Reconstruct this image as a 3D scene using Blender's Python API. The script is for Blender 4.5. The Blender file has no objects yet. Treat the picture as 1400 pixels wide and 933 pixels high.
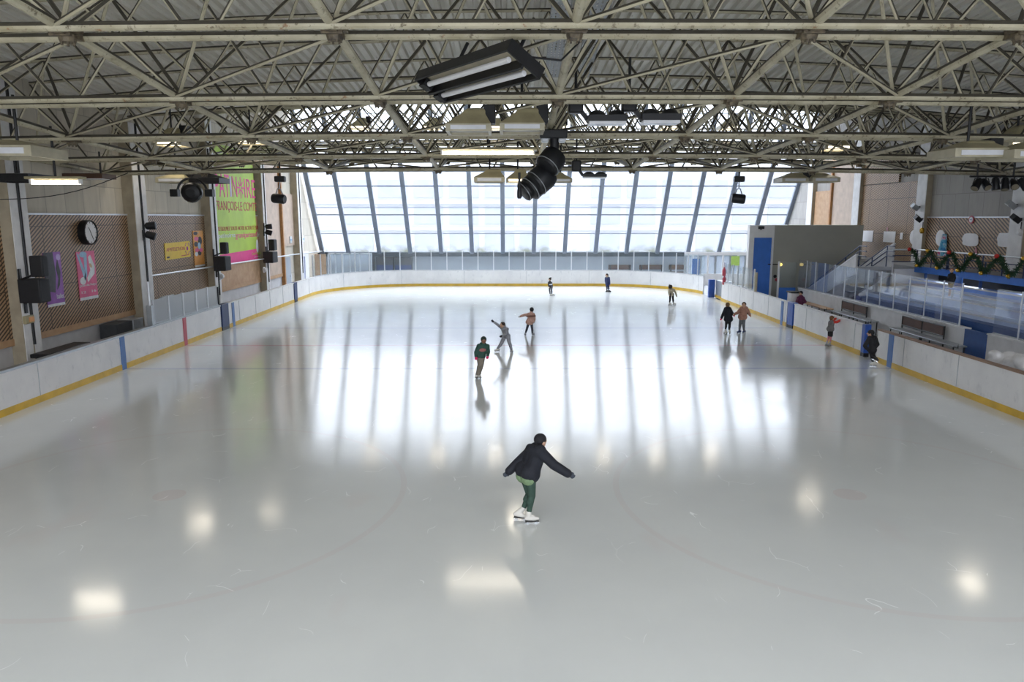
import bpy, bmesh, math, random
from mathutils import Vector, Matrix
random.seed(7)
C = bpy.context.scene.collection
R = math.radians
F, H, TH = 1000.0, 5.3, math.atan(.1685)      # focal length in pixels of the 1400 wide frame, eye height, tilt
YAW = math.atan(3 / F * math.cos(TH))
def ray(x, y):
    u, v = (x - 700) / F, (466.5 - y) / F
    d = Vector((u, math.cos(TH) + v * math.sin(TH), -math.sin(TH) + v * math.cos(TH)))
    return Matrix.Rotation(-YAW, 3, 'Z') @ d
def P(x, y, Y):                                # point at distance Y
    d = ray(x, y); p = d * (Y / d.y); return Vector((p.x, p.y, p.z + H))
def PX(x, y, X):                               # point on a side plane
    d = ray(x, y); p = d * (X / d.x); return Vector((p.x, p.y, p.z + H))
def G(x, y, z=0):                              # point on a level plane
    d = ray(x, y); p = d * ((z - H) / d.z); return Vector((p.x, p.y, z))
def sgn(v): return -1 if v < 0 else 1
def lerp(a, b, t): return a + (b - a) * t

# ------------------------------------------------------------------ materials
def nodes(name):
    m = bpy.data.materials.new(name); m.use_nodes = True
    nt = m.node_tree; b = nt.nodes['Principled BSDF']
    return m, nt, b
def N(nt, t, **kw):
    n = nt.nodes.new(t)
    for k, v in kw.items(): setattr(n, k, v)
    return n
def mth(nt, op, a, b=None, clamp=False):
    n = N(nt, 'ShaderNodeMath', operation=op); n.use_clamp = clamp
    for i, v in enumerate((a, b)):
        if v is None: continue
        if isinstance(v, (int, float)): n.inputs[i].default_value = v
        else: nt.links.new(v, n.inputs[i])
    return n.outputs[0]
def mixc(nt, fac, a, b):
    n = N(nt, 'ShaderNodeMix', data_type='RGBA')
    for s, v in ((n.inputs[0], fac), (n.inputs[6], a), (n.inputs[7], b)):
        if isinstance(v, (int, float)): s.default_value = v
        elif isinstance(v, tuple): s.default_value = (*v[:3], 1)
        else: nt.links.new(v, s)
    return n.outputs[2]
def noise(nt, scale, detail=4, vec=None, rough=.55):
    n = N(nt, 'ShaderNodeTexNoise'); n.inputs['Scale'].default_value = scale
    n.inputs['Detail'].default_value = detail; n.inputs['Roughness'].default_value = rough
    if vec is None: vec = N(nt, 'ShaderNodeTexCoord').outputs['Object']
    nt.links.new(vec, n.inputs['Vector']); return n.outputs['Fac']
def ramp(nt, fac, stops):
    n = N(nt, 'ShaderNodeValToRGB'); e = n.color_ramp.elements
    while len(e) < len(stops): e.new(.5)
    for i, (p, c) in enumerate(stops):
        e[i].position = p; e[i].color = (*c, 1) if isinstance(c, tuple) else (c, c, c, 1)
    nt.links.new(fac, n.inputs[0]); return n.outputs[0]
def mapped(nt, s):
    tc = N(nt, 'ShaderNodeTexCoord'); mp = N(nt, 'ShaderNodeMapping')
    mp.inputs['Scale'].default_value = s
    nt.links.new(tc.outputs['Object'], mp.inputs[0]); return mp.outputs[0]
def bump(nt, b, h, strength=.3, dist=.02):
    n = N(nt, 'ShaderNodeBump'); n.inputs['Strength'].default_value = strength; n.inputs['Distance'].default_value = dist
    nt.links.new(h, n.inputs['Height']); nt.links.new(n.outputs[0], b.inputs['Normal'])
def mat(name, col, rough=.5, metal=0, var=.12, scale=3, col2=None, spec=.5):
    m, nt, b = nodes(name)
    c2 = col2 or tuple(max(0, x * (1 - 2 * var)) for x in col)
    f = noise(nt, scale)
    nt.links.new(mixc(nt, ramp(nt, f, [(.35, 0.), (.7, 1.)]), col, c2), b.inputs['Base Color'])
    b.inputs['Roughness'].default_value = rough; b.inputs['Metallic'].default_value = metal
    b.inputs['Specular IOR Level'].default_value = spec
    return m
def emit(name, col, s):
    m, nt, b = nodes(name); b.inputs['Base Color'].default_value = (*col, 1)
    b.inputs['Emission Color'].default_value = (*col, 1); b.inputs['Emission Strength'].default_value = s
    return m
M = {}
def frac_in(nt, v, lo, hi):
    f = mth(nt, 'FRACT', v); return mth(nt, 'MULTIPLY', mth(nt, 'GREATER_THAN', f, lo), mth(nt, 'LESS_THAN', f, hi))

def m_ice():
    m, nt, b = nodes('ice')
    tc = N(nt, 'ShaderNodeTexCoord'); sx = N(nt, 'ShaderNodeSeparateXYZ'); nt.links.new(tc.outputs['Object'], sx.inputs[0])
    x, y = sx.outputs[0], sx.outputs[1]
    base = mixc(nt, ramp(nt, noise(nt, .25, 5), [(.3, 0.), (.75, 1.)]), (.72, .75, .75), (.63, .66, .67))
    sm = ramp(nt, noise(nt, .55, 3, mapped(nt, (1, .5, 1))), [(.62, 0.), (.82, 1.)])
    base = mixc(nt, mth(nt, 'MULTIPLY', sm, .35), base, (.70, .56, .54))
    def line(y0, w): return mth(nt, 'LESS_THAN', mth(nt, 'ABSOLUTE', mth(nt, 'SUBTRACT', y, y0)), w)
    base = mixc(nt, mth(nt, 'MULTIPLY', line(25.55, .13), .45), base, (.30, .36, .55))
    base = mixc(nt, mth(nt, 'MULTIPLY', line(35.25, .15), .35), base, (.30, .38, .55))
    base = mixc(nt, mth(nt, 'MULTIPLY', line(30.35, .12), .5), base, (.62, .28, .30))
    def ring(cx, cy, r, w):
        d = mth(nt, 'SQRT', mth(nt, 'ADD', mth(nt, 'POWER', mth(nt, 'ABSOLUTE', mth(nt, 'SUBTRACT', x, cx)), 2), mth(nt, 'POWER', mth(nt, 'ABSOLUTE', mth(nt, 'SUBTRACT', y, cy)), 2)))
        return mth(nt, 'LESS_THAN', mth(nt, 'ABSOLUTE', mth(nt, 'SUBTRACT', d, r)), w)
    for cx, cy in ((-6.6, 13.5), (6.6, 13.5)):
        base = mixc(nt, mth(nt, 'MULTIPLY', ring(cx, cy, 4.5, .06), .09), base, (.62, .34, .34))
        base = mixc(nt, mth(nt, 'MULTIPLY', ring(cx, cy, 0, .3), .16), base, (.62, .34, .34))
    # skate scratches: thin random strokes
    v = N(nt, 'ShaderNodeTexVoronoi', feature='DISTANCE_TO_EDGE'); v.inputs['Scale'].default_value = .9
    wob = N(nt, 'ShaderNodeTexNoise'); wob.inputs['Scale'].default_value = 1.2; nt.links.new(mapped(nt, (1, .6, 1)), wob.inputs['Vector'])
    ad = N(nt, 'ShaderNodeVectorMath', operation='ADD'); nt.links.new(mapped(nt, (1, .6, 1)), ad.inputs[0]); nt.links.new(wob.outputs['Color'], ad.inputs[1])
    nt.links.new(ad.outputs[0], v.inputs['Vector'])
    scr = mth(nt, 'MULTIPLY', mth(nt, 'LESS_THAN', v.outputs['Distance'], .003), ramp(nt, noise(nt, 1.3, 2), [(.55, 0.), (.62, 1.)]))
    base = mixc(nt, mth(nt, 'MULTIPLY', scr, .22), base, (.9, .93, .95))
    nt.links.new(base, b.inputs['Base Color'])
    nt.links.new(mth(nt, 'ADD', ramp(nt, noise(nt, .7, 4), [(.3, .10), (.75, .15)]), mth(nt, 'MULTIPLY', scr, .2)), b.inputs['Roughness'])
    b.inputs['IOR'].default_value = 1.7
    bump(nt, b, noise(nt, 2.2, 3, mapped(nt, (1, .35, 1))), .04, .02)
    return m
M['ice'] = m_ice()

def m_tube():
    m, nt, b = nodes('cream paint')
    c = mixc(nt, ramp(nt, noise(nt, 1.6, 6), [(.4, 0.), (.68, 1.)]), (.52, .48, .35), (.36, .32, .21))
    c = mixc(nt, ramp(nt, noise(nt, 7, 6, None, .7), [(.56, 0.), (.66, 1.)]), c, (.16, .13, .08))
    c = mixc(nt, mth(nt, 'MULTIPLY', ramp(nt, noise(nt, 3.1, 6, None, .75), [(.62, 0.), (.68, 1.)]), .8), c, (.24, .10, .03))
    # dust on the upper side, with shade painted in over the whole upper half
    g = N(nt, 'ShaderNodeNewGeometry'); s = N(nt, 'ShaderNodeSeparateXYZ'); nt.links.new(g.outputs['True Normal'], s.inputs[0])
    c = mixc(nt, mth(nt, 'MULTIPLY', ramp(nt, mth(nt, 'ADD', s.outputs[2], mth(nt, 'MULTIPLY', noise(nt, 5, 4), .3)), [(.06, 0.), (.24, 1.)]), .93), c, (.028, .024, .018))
    nt.links.new(c, b.inputs['Base Color']); b.inputs['Roughness'].default_value = .5
    return m
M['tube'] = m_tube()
M['joint'] = mat('rusty plate', (.20, .16, .10), .6, .2, .3, 9, (.06, .05, .04))
def m_deck():
    m, nt, b = nodes('deck sheet')
    c = mixc(nt, ramp(nt, noise(nt, 1.2, 5, mapped(nt, (3, .25, 1))), [(.3, 0.), (.75, 1.)]), (.86, .84, .77), (.66, .63, .54))
    c = mixc(nt, mth(nt, 'MULTIPLY', ramp(nt, noise(nt, 4, 6, mapped(nt, (2, .4, 1)), .7), [(.60, 0.), (.72, 1.)]), .6), c, (.22, .15, .08))
    nt.links.new(c, b.inputs['Base Color']); b.inputs['Roughness'].default_value = .45
    return m
M['deck'] = m_deck()
def m_concrete(name, c1, c2, joints=True):
    m, nt, b = nodes(name)
    tc = N(nt, 'ShaderNodeTexCoord'); sx = N(nt, 'ShaderNodeSeparateXYZ'); nt.links.new(tc.outputs['Object'], sx.inputs[0])
    cb = N(nt, 'ShaderNodeCombineXYZ'); nt.links.new(mth(nt, 'ADD', sx.outputs[0], sx.outputs[1]), cb.inputs[0]); nt.links.new(sx.outputs[2], cb.inputs[1])
    br = N(nt, 'ShaderNodeTexBrick'); nt.links.new(cb.outputs[0], br.inputs['Vector'])
    br.inputs['Scale'].default_value = 1; br.inputs['Brick Width'].default_value = 1.15; br.inputs['Row Height'].default_value = 1.3
    br.inputs['Mortar Size'].default_value = .018 if joints else 0; br.inputs['Color1'].default_value = (*c1, 1); br.inputs['Color2'].default_value = (*c2, 1)
    br.inputs['Mortar'].default_value = tuple(x * .6 for x in c1) + (1,)
    c = mixc(nt, mth(nt, 'MULTIPLY', ramp(nt, noise(nt, 2.5, 6, mapped(nt, (1, 1.6, .4))), [(.35, 0.), (.8, 1.)]), .5), br.outputs['Color'], tuple(x * .62 for x in c1))
    nt.links.new(c, b.inputs['Base Color']); b.inputs['Roughness'].default_value = .8
    return m
M['concrete'] = m_concrete('board marked concrete', (.66, .61, .52), (.55, .51, .43))
M['concrete_dark'] = m_concrete('grey board marked concrete', (.42, .40, .38), (.35, .34, .32))
M['plaster'] = mat('grey plaster', (.64, .64, .66), .7, 0, .07, 2)
M['blue_grey'] = mat('blue grey plaster', (.36, .40, .45), .6, 0, .06, 1)
M['column'] = mat('pale column paint', (.78, .78, .79), .6, 0, .08, 2.5)
M['column_side'] = mat('raw column concrete', (.44, .38, .28), .8, 0, .12, 2)
M['slab'] = mat('grey floor', (.36, .37, .39), .5, 0, .1, 1.5)
def m_slats(period, lo=.46):
    m, nt, b = nodes('slatted wood')
    tc = N(nt, 'ShaderNodeTexCoord'); sx = N(nt, 'ShaderNodeSeparateXYZ'); nt.links.new(tc.outputs['Object'], sx.inputs[0])
    y, z = sx.outputs[1], sx.outputs[2]
    wood = mixc(nt, ramp(nt, noise(nt, 2, 5, mapped(nt, (1, 3, 3))), [(.3, 0.), (.75, 1.)]), (.48, .32, .195), (.37, .23, .125))
    s = frac_in(nt, mth(nt, 'DIVIDE', mth(nt, 'SUBTRACT', mth(nt, 'MULTIPLY', y, .66), z), period), 0, lo)
    c = mixc(nt, s, wood, (.045, .028, .016))
    j = mth(nt, 'MAXIMUM', frac_in(nt, mth(nt, 'DIVIDE', y, 2.25), 0, .014), frac_in(nt, mth(nt, 'DIVIDE', mth(nt, 'ADD', z, .55), 2.05), 0, .012))
    c = mixc(nt, j, c, (.05, .03, .02))
    nt.links.new(c, b.inputs['Base Color']); b.inputs['Roughness'].default_value = .45
    bump(nt, b, s, -.4, .03)
    return m
M['slats'] = m_slats(.135)
M['slats_fine'] = m_slats(.125)
M['slats_wide'] = m_slats(.175)
M['wood'] = mat('plain wood', (.54, .35, .20), .45, 0, .15, 3, (.44, .26, .14))
M['wood_pale'] = mat('pale wood sheet', (.58, .46, .37), .5, 0, .1, 2)
M['wood_orange'] = mat('varnished wood', (.50, .24, .08), .4, 0, .15, 4)
def m_board():
    m, nt, b = nodes('white board plastic')
    c = mixc(nt, ramp(nt, noise(nt, 1.1, 5), [(.35, 0.), (.75, 1.)]), (.80, .80, .81), (.70, .70, .72))
    sc = ramp(nt, noise(nt, 3.2, 6, mapped(nt, (1, 1, .5)), .7), [(.56, 0.), (.72, 1.)])
    c = mixc(nt, mth(nt, 'MULTIPLY', sc, .45), c, (.36, .38, .42))
    nt.links.new(c, b.inputs['Base Color']); b.inputs['Roughness'].default_value = .35
    return m
M['board'] = m_board()
M['yellow'] = mat('yellow kick plate', (.72, .46, .05), .4, 0, .12, 2)
M['cap'] = mat('white cap rail', (.74, .74, .76), .35)
M['cap_brown'] = mat('brown cap rail', (.30, .19, .13), .5)
M['navy'] = mat('navy padding', (.012, .035, .13), .45)
M['blue_pad'] = mat('blue padding', (.02, .09, .42), .4)
M['blue_line'] = mat('blue stripe', (.06, .17, .45), .4, 0, .08)
M['red_line'] = mat('red stripe', (.52, .06, .09), .4, 0, .08)
M['blue_door'] = mat('blue paint', (.045, .19, .68), .4, 0, .06)
M['blue_dark'] = mat('deep blue paint', (.015, .07, .26), .45)
M['blue_beam'] = mat('bright blue beam', (.03, .17, .62), .4, 0, .08)
M['navy_rail'] = mat('navy railing', (.02, .04, .12), .4)
M['dark'] = mat('black metal', (.012, .013, .016), .45, .1, .2, 6)
M['black'] = mat('black cabinet', (.015, .016, .02), .55, 0, .15, 6)
M['grille'] = mat('black speaker cloth', (.03, .033, .04), .8, 0, .1, 20)
M['steel'] = mat('grey steel', (.42, .45, .48), .35, .5, .1, 4)
M['alu'] = mat('pale aluminium', (.66, .69, .73), .35, .3, .05, 4)
M['mullion'] = mat('grey mullion', (.20, .23, .28), .4, .2, .08, 2)
M['white'] = mat('white paint', (.82, .82, .83), .45, 0, .04)
M['beige'] = mat('olive beige housing', (.42, .37, .22), .45, 0, .1, 3)
M['rim'] = mat('pale rim', (.50, .46, .33), .4)
M['putty'] = mat('grey putty cladding', (.40, .40, .36), .55, 0, .04, 1)
M['paper'] = mat('white paper', (.84, .84, .87), .7, 0, .04, 4)
M['lens'] = mat('frosted glass', (.74, .76, .80), .15, 0, .05, 5)
M['tray'] = mat('perforated steel', (.40, .42, .44), .45, .3, .1, 3)
M['brown_dark'] = mat('dark brown wood', (.10, .05, .03), .5)
M['tarp'] = mat('white quilted cloth', (.72, .72, .74), .7, 0, .08, 4)
M['tier'] = mat('pale blue step', (.66, .74, .90), .25, 0, .08, 1.2)
M['tier_blue'] = mat('blue step', (.16, .32, .78), .35, 0, .1, 1.2)
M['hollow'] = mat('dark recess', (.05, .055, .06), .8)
M['moss'] = mat('dark ledge', (.035, .05, .06), .7)
M['green'] = mat('pine green', (.02, .075, .025), .7, 0, .3, 9)
M['gold'] = mat('gold bauble', (.70, .42, .06), .22, .7, .05)
M['red'] = mat('red bauble', (.62, .04, .03), .22, .2, .05)
M['facade'] = mat('pale outdoor wall', (.235, .24, .26), .8, 0, .04, 1)
M['facade_glass'] = mat('outdoor window', (.15, .165, .205), .5, 0, .1, .7)
M['ground'] = mat('outdoor ground', (.75, .76, .76), .9, 0, .08, .5)
M['bush'] = mat('outdoor bush', (.55, .60, .50), .9, 0, .2, 2)
M['tube_on'] = emit('lit tube', (1, .90, .70), 9)
M['lens_on'] = emit('lit lens', (1, .88, .66), 3)
M['exit'] = emit('lit lamp', (1, .72, .2), 1.5)
def glassy(name, tint, diff, dcol, spec=.06, rough=.02):
    m, nt, b = nodes(name); out = nt.nodes['Material Output']
    t = N(nt, 'ShaderNodeBsdfTransparent'); t.inputs[0].default_value = (*tint, 1)
    g = N(nt, 'ShaderNodeBsdfGlossy'); g.inputs['Roughness'].default_value = rough
    d = N(nt, 'ShaderNodeBsdfTranslucent'); d.inputs[0].default_value = (*dcol, 1)
    d2 = N(nt, 'ShaderNodeBsdfDiffuse'); d2.inputs[0].default_value = (*dcol, 1)
    md = N(nt, 'ShaderNodeMixShader'); md.inputs[0].default_value = .5 if name != 'window glass' else .2; nt.links.new(d.outputs[0], md.inputs[1]); nt.links.new(d2.outputs[0], md.inputs[2])
    fr = N(nt, 'ShaderNodeFresnel'); fr.inputs[0].default_value = 1.5
    m1 = N(nt, 'ShaderNodeMixShader'); m1.inputs[0].default_value = diff
    nt.links.new(t.outputs[0], m1.inputs[1]); nt.links.new(md.outputs[0], m1.inputs[2])
    m2 = N(nt, 'ShaderNodeMixShader'); ge = N(nt, 'ShaderNodeNewGeometry')   # reflect off the outer faces only
    nt.links.new(mth(nt, 'MULTIPLY', mth(nt, 'MULTIPLY', fr.outputs[0], spec / .04), mth(nt, 'SUBTRACT', 1, ge.outputs['Backfacing'])), m2.inputs[0])
    nt.links.new(m1.outputs[0], m2.inputs[1]); nt.links.new(g.outputs[0], m2.inputs[2])
    nt.links.new(m2.outputs[0], out.inputs['Surface'])
    return m, nt, t, m1
M['shield'] = glassy('clear shield', (.94, .97, .98), .03, (.75, .80, .84), .035)[0]
M['shield_scuffed'] = glassy('worn shield', (.90, .93, .95), .66, (.72, .76, .82), .04)[0]
M['shield_low'] = glassy('shield by the tiers', (.90, .94, 1.0), .08, (.62, .72, .98), .08)[0]
M['shield_hazy'] = glassy('scuffed shield', (.90, .93, .95), .30, (.72, .77, .84), .04)[0]
def m_pane():
    m, nt, t, mx = glassy('window glass', (.96, .98, 1.0), .05, (.90, .93, .97), .03)
    tc = N(nt, 'ShaderNodeTexCoord'); s = N(nt, 'ShaderNodeSeparateXYZ'); nt.links.new(tc.outputs['Object'], s.inputs[0])
    low = mth(nt, 'SUBTRACT', 1, mth(nt, 'DIVIDE', s.outputs[2], .75), True)
    dirt = mth(nt, 'MULTIPLY', ramp(nt, noise(nt, 1.1, 5), [(.45, 0.), (.65, 1.)]), low)
    nt.links.new(mixc(nt, dirt, (.96, .98, 1.0), (.50, .52, .38)), t.inputs[0])
    return m
M['pane'] = m_pane()
def cloth(name, col, var=.15, scale=14, rough=.8): return mat(name, col, rough, 0, var, scale)

# ------------------------------------------------------------------ mesh builder
W0 = {}
class MB:
    def __init__(s): s.v, s.f = [], []
    def add(s, vs, fs):
        o = len(s.v); s.v += [Vector(v) for v in vs]; s.f += [tuple(i + o for i in f) for f in fs]; return s
    def box(s, c, d, rot=None):
        c = Vector(c); vs = []
        for x in (-1, 1):
            for y in (-1, 1):
                for z in (-1, 1):
                    p = Vector((x * d[0] / 2, y * d[1] / 2, z * d[2] / 2))
                    vs.append(c + (rot @ p if rot else p))
        return s.add(vs, [(0, 1, 3, 2), (4, 6, 7, 5), (0, 4, 5, 1), (2, 3, 7, 6), (0, 2, 6, 4), (1, 5, 7, 3)])
    def b2(s, a, b): # box from corner to corner
        return s.box([(p + q) / 2 for p, q in zip(a, b)], [abs(q - p) for p, q in zip(a, b)])
    def bar(s, a, b, w, h, up=(0, 0, 1)):
        a, b = Vector(a), Vector(b); d = (b - a); L = d.length; d.normalize(); u = Vector(up)
        if abs(d.dot(u)) > .98: u = Vector((1, 0, 0))
        x = d.cross(u).normalized(); z = x.cross(d)
        return s.box((a + b) / 2, (w, L, h), Matrix((x, d, z)).transposed())
    def tube(s, pts, r, n=8, r1=None, caps=True):
        pts = [Vector(p) for p in pts]; k = len(pts); rings = []
        ref = None
        for i, p in enumerate(pts):
            d = (pts[min(i + 1, k - 1)] - pts[max(i - 1, 0)]).normalized()
            if ref is None: ref = Vector((0, 0, 1)) if abs(d.z) < .9 else Vector((1, 0, 0))
            x = d.cross(ref).normalized(); y = x.cross(d)
            rr = r if r1 is None else lerp(r, r1, i / max(1, k - 1))
            if isinstance(r, (list, tuple)): rr = r[i]
            rings.append([p + x * rr * math.cos(2 * math.pi * j / n) + y * rr * math.sin(2 * math.pi * j / n) for j in range(n)])
        vs = [v for q in rings for v in q]; fs = []
        for i in range(k - 1):
            for j in range(n):
                a, b = i * n + j, i * n + (j + 1) % n; fs.append((a, b, b + n, a + n))
        if caps: fs += [tuple(range(n))[::-1], tuple((k - 1) * n + j for j in range(n))]
        return s.add(vs, fs)
    def lathe(s, c, axis, prof, n=20):
        c = Vector(c); ax = Vector(axis).normalized()
        pts = [c + ax * t for t, r in prof]
        ref = Vector((0, 0, 1)) if abs(ax.z) < .9 else Vector((1, 0, 0))
        x = ax.cross(ref).normalized(); y = x.cross(ax)
        vs = []
        for (t, r), p in zip(prof, pts):
            vs += [p + x * r * math.cos(2 * math.pi * j / n) + y * r * math.sin(2 * math.pi * j / n) for j in range(n)]
        fs = [tuple(range(n))[::-1], tuple((len(prof) - 1) * n + j for j in range(n))]
        for i in range(len(prof) - 1):
            for j in range(n):
                a, b = i * n + j, i * n + (j + 1) % n; fs.append((a, b, b + n, a + n))
        return s.add(vs, fs)
    def prism(s, poly, ext):
        ext = Vector(ext); n = len(poly); vs = [Vector(p) for p in poly] + [Vector(p) + ext for p in poly]
        return s.add(vs, [tuple(range(n))[::-1], tuple(range(n, 2 * n))] + [(i, (i + 1) % n, n + (i + 1) % n, n + i) for i in range(n)])
    def ball(s, c, r, nu=12, nv=8, sc=(1, 1, 1), rot=None):
        c = Vector(c); vs = []; fs = []
        for i in range(nv + 1):
            for j in range(nu):
                a, b = math.pi * i / nv, 2 * math.pi * j / nu
                p = Vector((r * sc[0] * math.sin(a) * math.cos(b), r * sc[1] * math.sin(a) * math.sin(b), r * sc[2] * math.cos(a)))
                vs.append(c + (rot @ p if rot else p))
        for i in range(nv):
            for j in range(nu):
                k = (j + 1) % nu; fs.append((i * nu + j, (i + 1) * nu + j, (i + 1) * nu + k, i * nu + k))
        return s.add(vs, fs)
    def cap(s, a, b, ra, rb):   # tapered capsule
        a, b = Vector(a), Vector(b)
        s.ball(a, ra, 12, 8); s.ball(b, rb, 12, 8)
        if (b - a).length > 1e-4: s.tube([a, b], ra, 12, rb)
        return s
    def build(s, name, m, parent=None, loc=None, smooth=True, bevel=0, mod=None):
        if parent is not None: org = W0[parent.name]
        else: org = Vector(loc) if loc is not None else Vector((0, 0, 0))
        me = bpy.data.meshes.new(name)
        me.from_pydata([v - org for v in s.v], [], s.f); me.update()
        bm = bmesh.new(); bm.from_mesh(me)
        bmesh.ops.remove_doubles(bm, verts=bm.verts, dist=1e-5)
        bmesh.ops.recalc_face_normals(bm, faces=bm.faces); bm.to_mesh(me); bm.free()
        if smooth:
            me.polygons.foreach_set('use_smooth', [True] * len(me.polygons)); me.set_sharp_from_angle(angle=R(35))
        if m is not None: me.materials.append(M[m] if isinstance(m, str) else m)
        o = bpy.data.objects.new(name, me); C.objects.link(o)
        if parent is not None: o.parent = parent
        else: o.location = org
        W0[o.name] = org
        if bevel:
            b = o.modifiers.new('bevel', 'BEVEL'); b.width = bevel; b.segments = 2; b.limit_method = 'ANGLE'
        if mod:
            r = o.modifiers.new('remesh', 'REMESH'); r.mode = 'VOXEL'; r.voxel_size = mod; r.use_smooth_shade = True
            q = o.modifiers.new('smooth', 'SMOOTH'); q.factor = .5; q.iterations = 5
        return o
def thing(name, loc, label, cat, group=None):
    o = bpy.data.objects.new(name, None); C.objects.link(o); o.location = loc; o.empty_display_size = .1
    W0[o.name] = Vector(loc); return tag(o, label, cat, group)
def tag(o, label, cat, group=None):
    o['label'] = label; o['category'] = cat
    if group: o['group'] = group
    return o
def struct(o): o['kind'] = 'structure'; return o
_dg = None
def lettering(txt, m, parent, o, ux, uy, width, height, name='lettering', depth=.006):
    """text as a mesh: bottom left corner o, right axis ux, up axis uy, fitted to width x height"""
    cu = bpy.data.curves.new('t', 'FONT'); cu.body = txt; cu.extrude = .01
    t = bpy.data.objects.new('t', cu); C.objects.link(t)
    dg = bpy.context.evaluated_depsgraph_get(); me = bpy.data.meshes.new_from_object(t.evaluated_get(dg))
    bpy.data.objects.remove(t)
    xs = [v.co.x for v in me.vertices]; ys = [v.co.y for v in me.vertices]
    x0, x1, y0, y1 = min(xs), max(xs), min(ys), max(ys)
    ux, uy = Vector(ux), Vector(uy); n = ux.cross(uy)
    mb = MB(); mb.add([Vector(o) + ux * ((v.co.x - x0) / (x1 - x0) * width) + uy * ((v.co.y - y0) / (y1 - y0) * height) + n * (v.co.z / .01 * depth) for v in me.vertices], [tuple(p.vertices) for p in me.polygons])
    bpy.data.meshes.remove(me)
    return mb.build(name, m, parent, smooth=False)

# ------------------------------------------------------------------ roof profile
def deckz(x, y):
    z = 10.2 + .064 * (31 - y) if y < 31 else 10.2 + .151 * (y - 31)
    return z - .0025 * (x - 2) ** 2
LW, RW = -16.12, 22.62                          # wall faces; the panel faces stand 12 cm proud
PL, PR = -16.0, 22.5
# ------------------------------------------------------------------ setting: floor, walls
def arc(cx, cy, r, a0, a1, n): return [(cx + r * math.cos(R(lerp(a0, a1, i / n))), cy + r * math.sin(R(lerp(a0, a1, i / n)))) for i in range(n + 1)]
BX0, BX1, BY1, RC = -13.67, 13.65, 57.5, 7.2
far_path = [(BX0, 46.9)] + arc(BX0 + RC, BY1 - RC, RC, 180, 90, 14) + arc(BX1 - RC, BY1 - RC, RC, 90, 0, 14)
s = MB(); s.b2((-16.4, -10, -.3), (23, 62.4, -.02)); struct(s.build('floor_walkway', 'slab'))
mb = MB(); poly = [(BX0, -1, 0), (BX1, -1, 0), (BX1, BY1 - RC, 0)] + [(x, y, 0) for x, y in reversed(arc(BX1 - RC, BY1 - RC, RC, 90, 0, 14))][1:] + [(x, y, 0) for x, y in reversed(arc(BX0 + RC, BY1 - RC, RC, 180, 90, 14))]
mb.prism([Vector(p) - Vector((0, 0, .02)) for p in poly], (0, 0, .02)); struct(mb.build('floor', 'ice', smooth=False))
wp = [(-9, 0), (62.3, 0), (62.3, 2.35), (54.7, 13.6), (31, 10.1), (-9, 12.6)]
def side(x0, x1, dz): return MB().prism([(x0, y, z - (dz if z > 5 else 0)) for y, z in wp], (x1 - x0, 0, 0))
struct(side(LW - .3, LW, .62).build('wall_left', 'concrete', smooth=False))
struct(side(RW, RW + .3, .62).build('wall_right', 'concrete_dark', smooth=False))
s = MB(); s.b2((LW, 62.0, -.02), (RW, 62.3, 2.3)); struct(s.build('wall_far', 'blue_grey', smooth=False))
s = MB(); s.b2((LW, 61.75, 2.1), (RW, 62.0, 2.42)); struct(s.build('trim_1', 'moss', smooth=False))

# ceiling: corrugated deck
mb = MB(); ys = [-9, -3, 2, 6, 10, 14, 18, 22, 26, 31, 36, 41, 46, 51, 54.6]; xs = []; x = LW; k = 0
while x < RW:
    for dx, h in ((0, 0), (.12, 0), (.15, .11), (.27, .11)): xs.append((x + dx, h))
    x += .30
n = len(xs); mb.add([(x, y, deckz(x, y) + h + .08) for y in ys for x, h in xs], [(i * n + j, i * n + j + 1, (i + 1) * n + j + 1, (i + 1) * n + j) for i in range(len(ys) - 1) for j in range(n - 1)])
deck = struct(mb.build('ceiling', 'deck', smooth=False))
sm = deck.modifiers.new('thickness', 'SOLIDIFY'); sm.thickness = .03; sm.offset = 1

# window_1: the great leaning glazed wall
win = bpy.data.objects.new('window_1', None); C.objects.link(win); win.location = (0, 62, 2.4); W0[win.name] = Vector((0, 62, 2.4)); struct(win)
B0, T0 = (62.0, 2.38), (54.55, 13.68)           # foot and head of the slope
def slope(t): return lerp(B0[0], T0[0], t), lerp(B0[1], T0[1], t)
mull = [-13.53 + 2.59 * k for k in range(14)]
edges = [LW + .4] + mull + [RW - .1]
for a, b in zip(edges, edges[1:]):
    mb = MB(); (y0, z0), (y1, z1) = slope(0), slope(1)
    mb.prism([(a, y0, z0), (b, y0, z0), (b, y1, z1), (a, y1, z1)], (0, .02, .012)); mb.build('pane', 'pane', win, smooth=False)
for x in [LW + .4] + mull + [RW - .1]:
    (y0, z0), (y1, z1) = slope(-.015), slope(1)
    o = MB().bar((x, y0 - .12, z0 - .08), (x, y1 - .12, z1 - .08), .20, .34, (1, 0, 0)).build('mullion', 'mullion', win, smooth=False)
    for t in (.20, .40, .60, .80):
        y, z = slope(t); MB().bar((x - .11, y - .30, z - .2), (x + .11, y - .30, z - .2), .03, .012).build('splice', 'moss', o, smooth=False)
for i, t in enumerate((.005, .145, .28, .33, .475, .57, .66, .75, .83, .92, .995)):
    y, z = slope(t); w = .05 if i % 2 else .09
    MB().bar((LW + .4, y - .02, z), (RW - .1, y - .02, z), w, w).build('transom', 'mullion', win, smooth=False)

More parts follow.
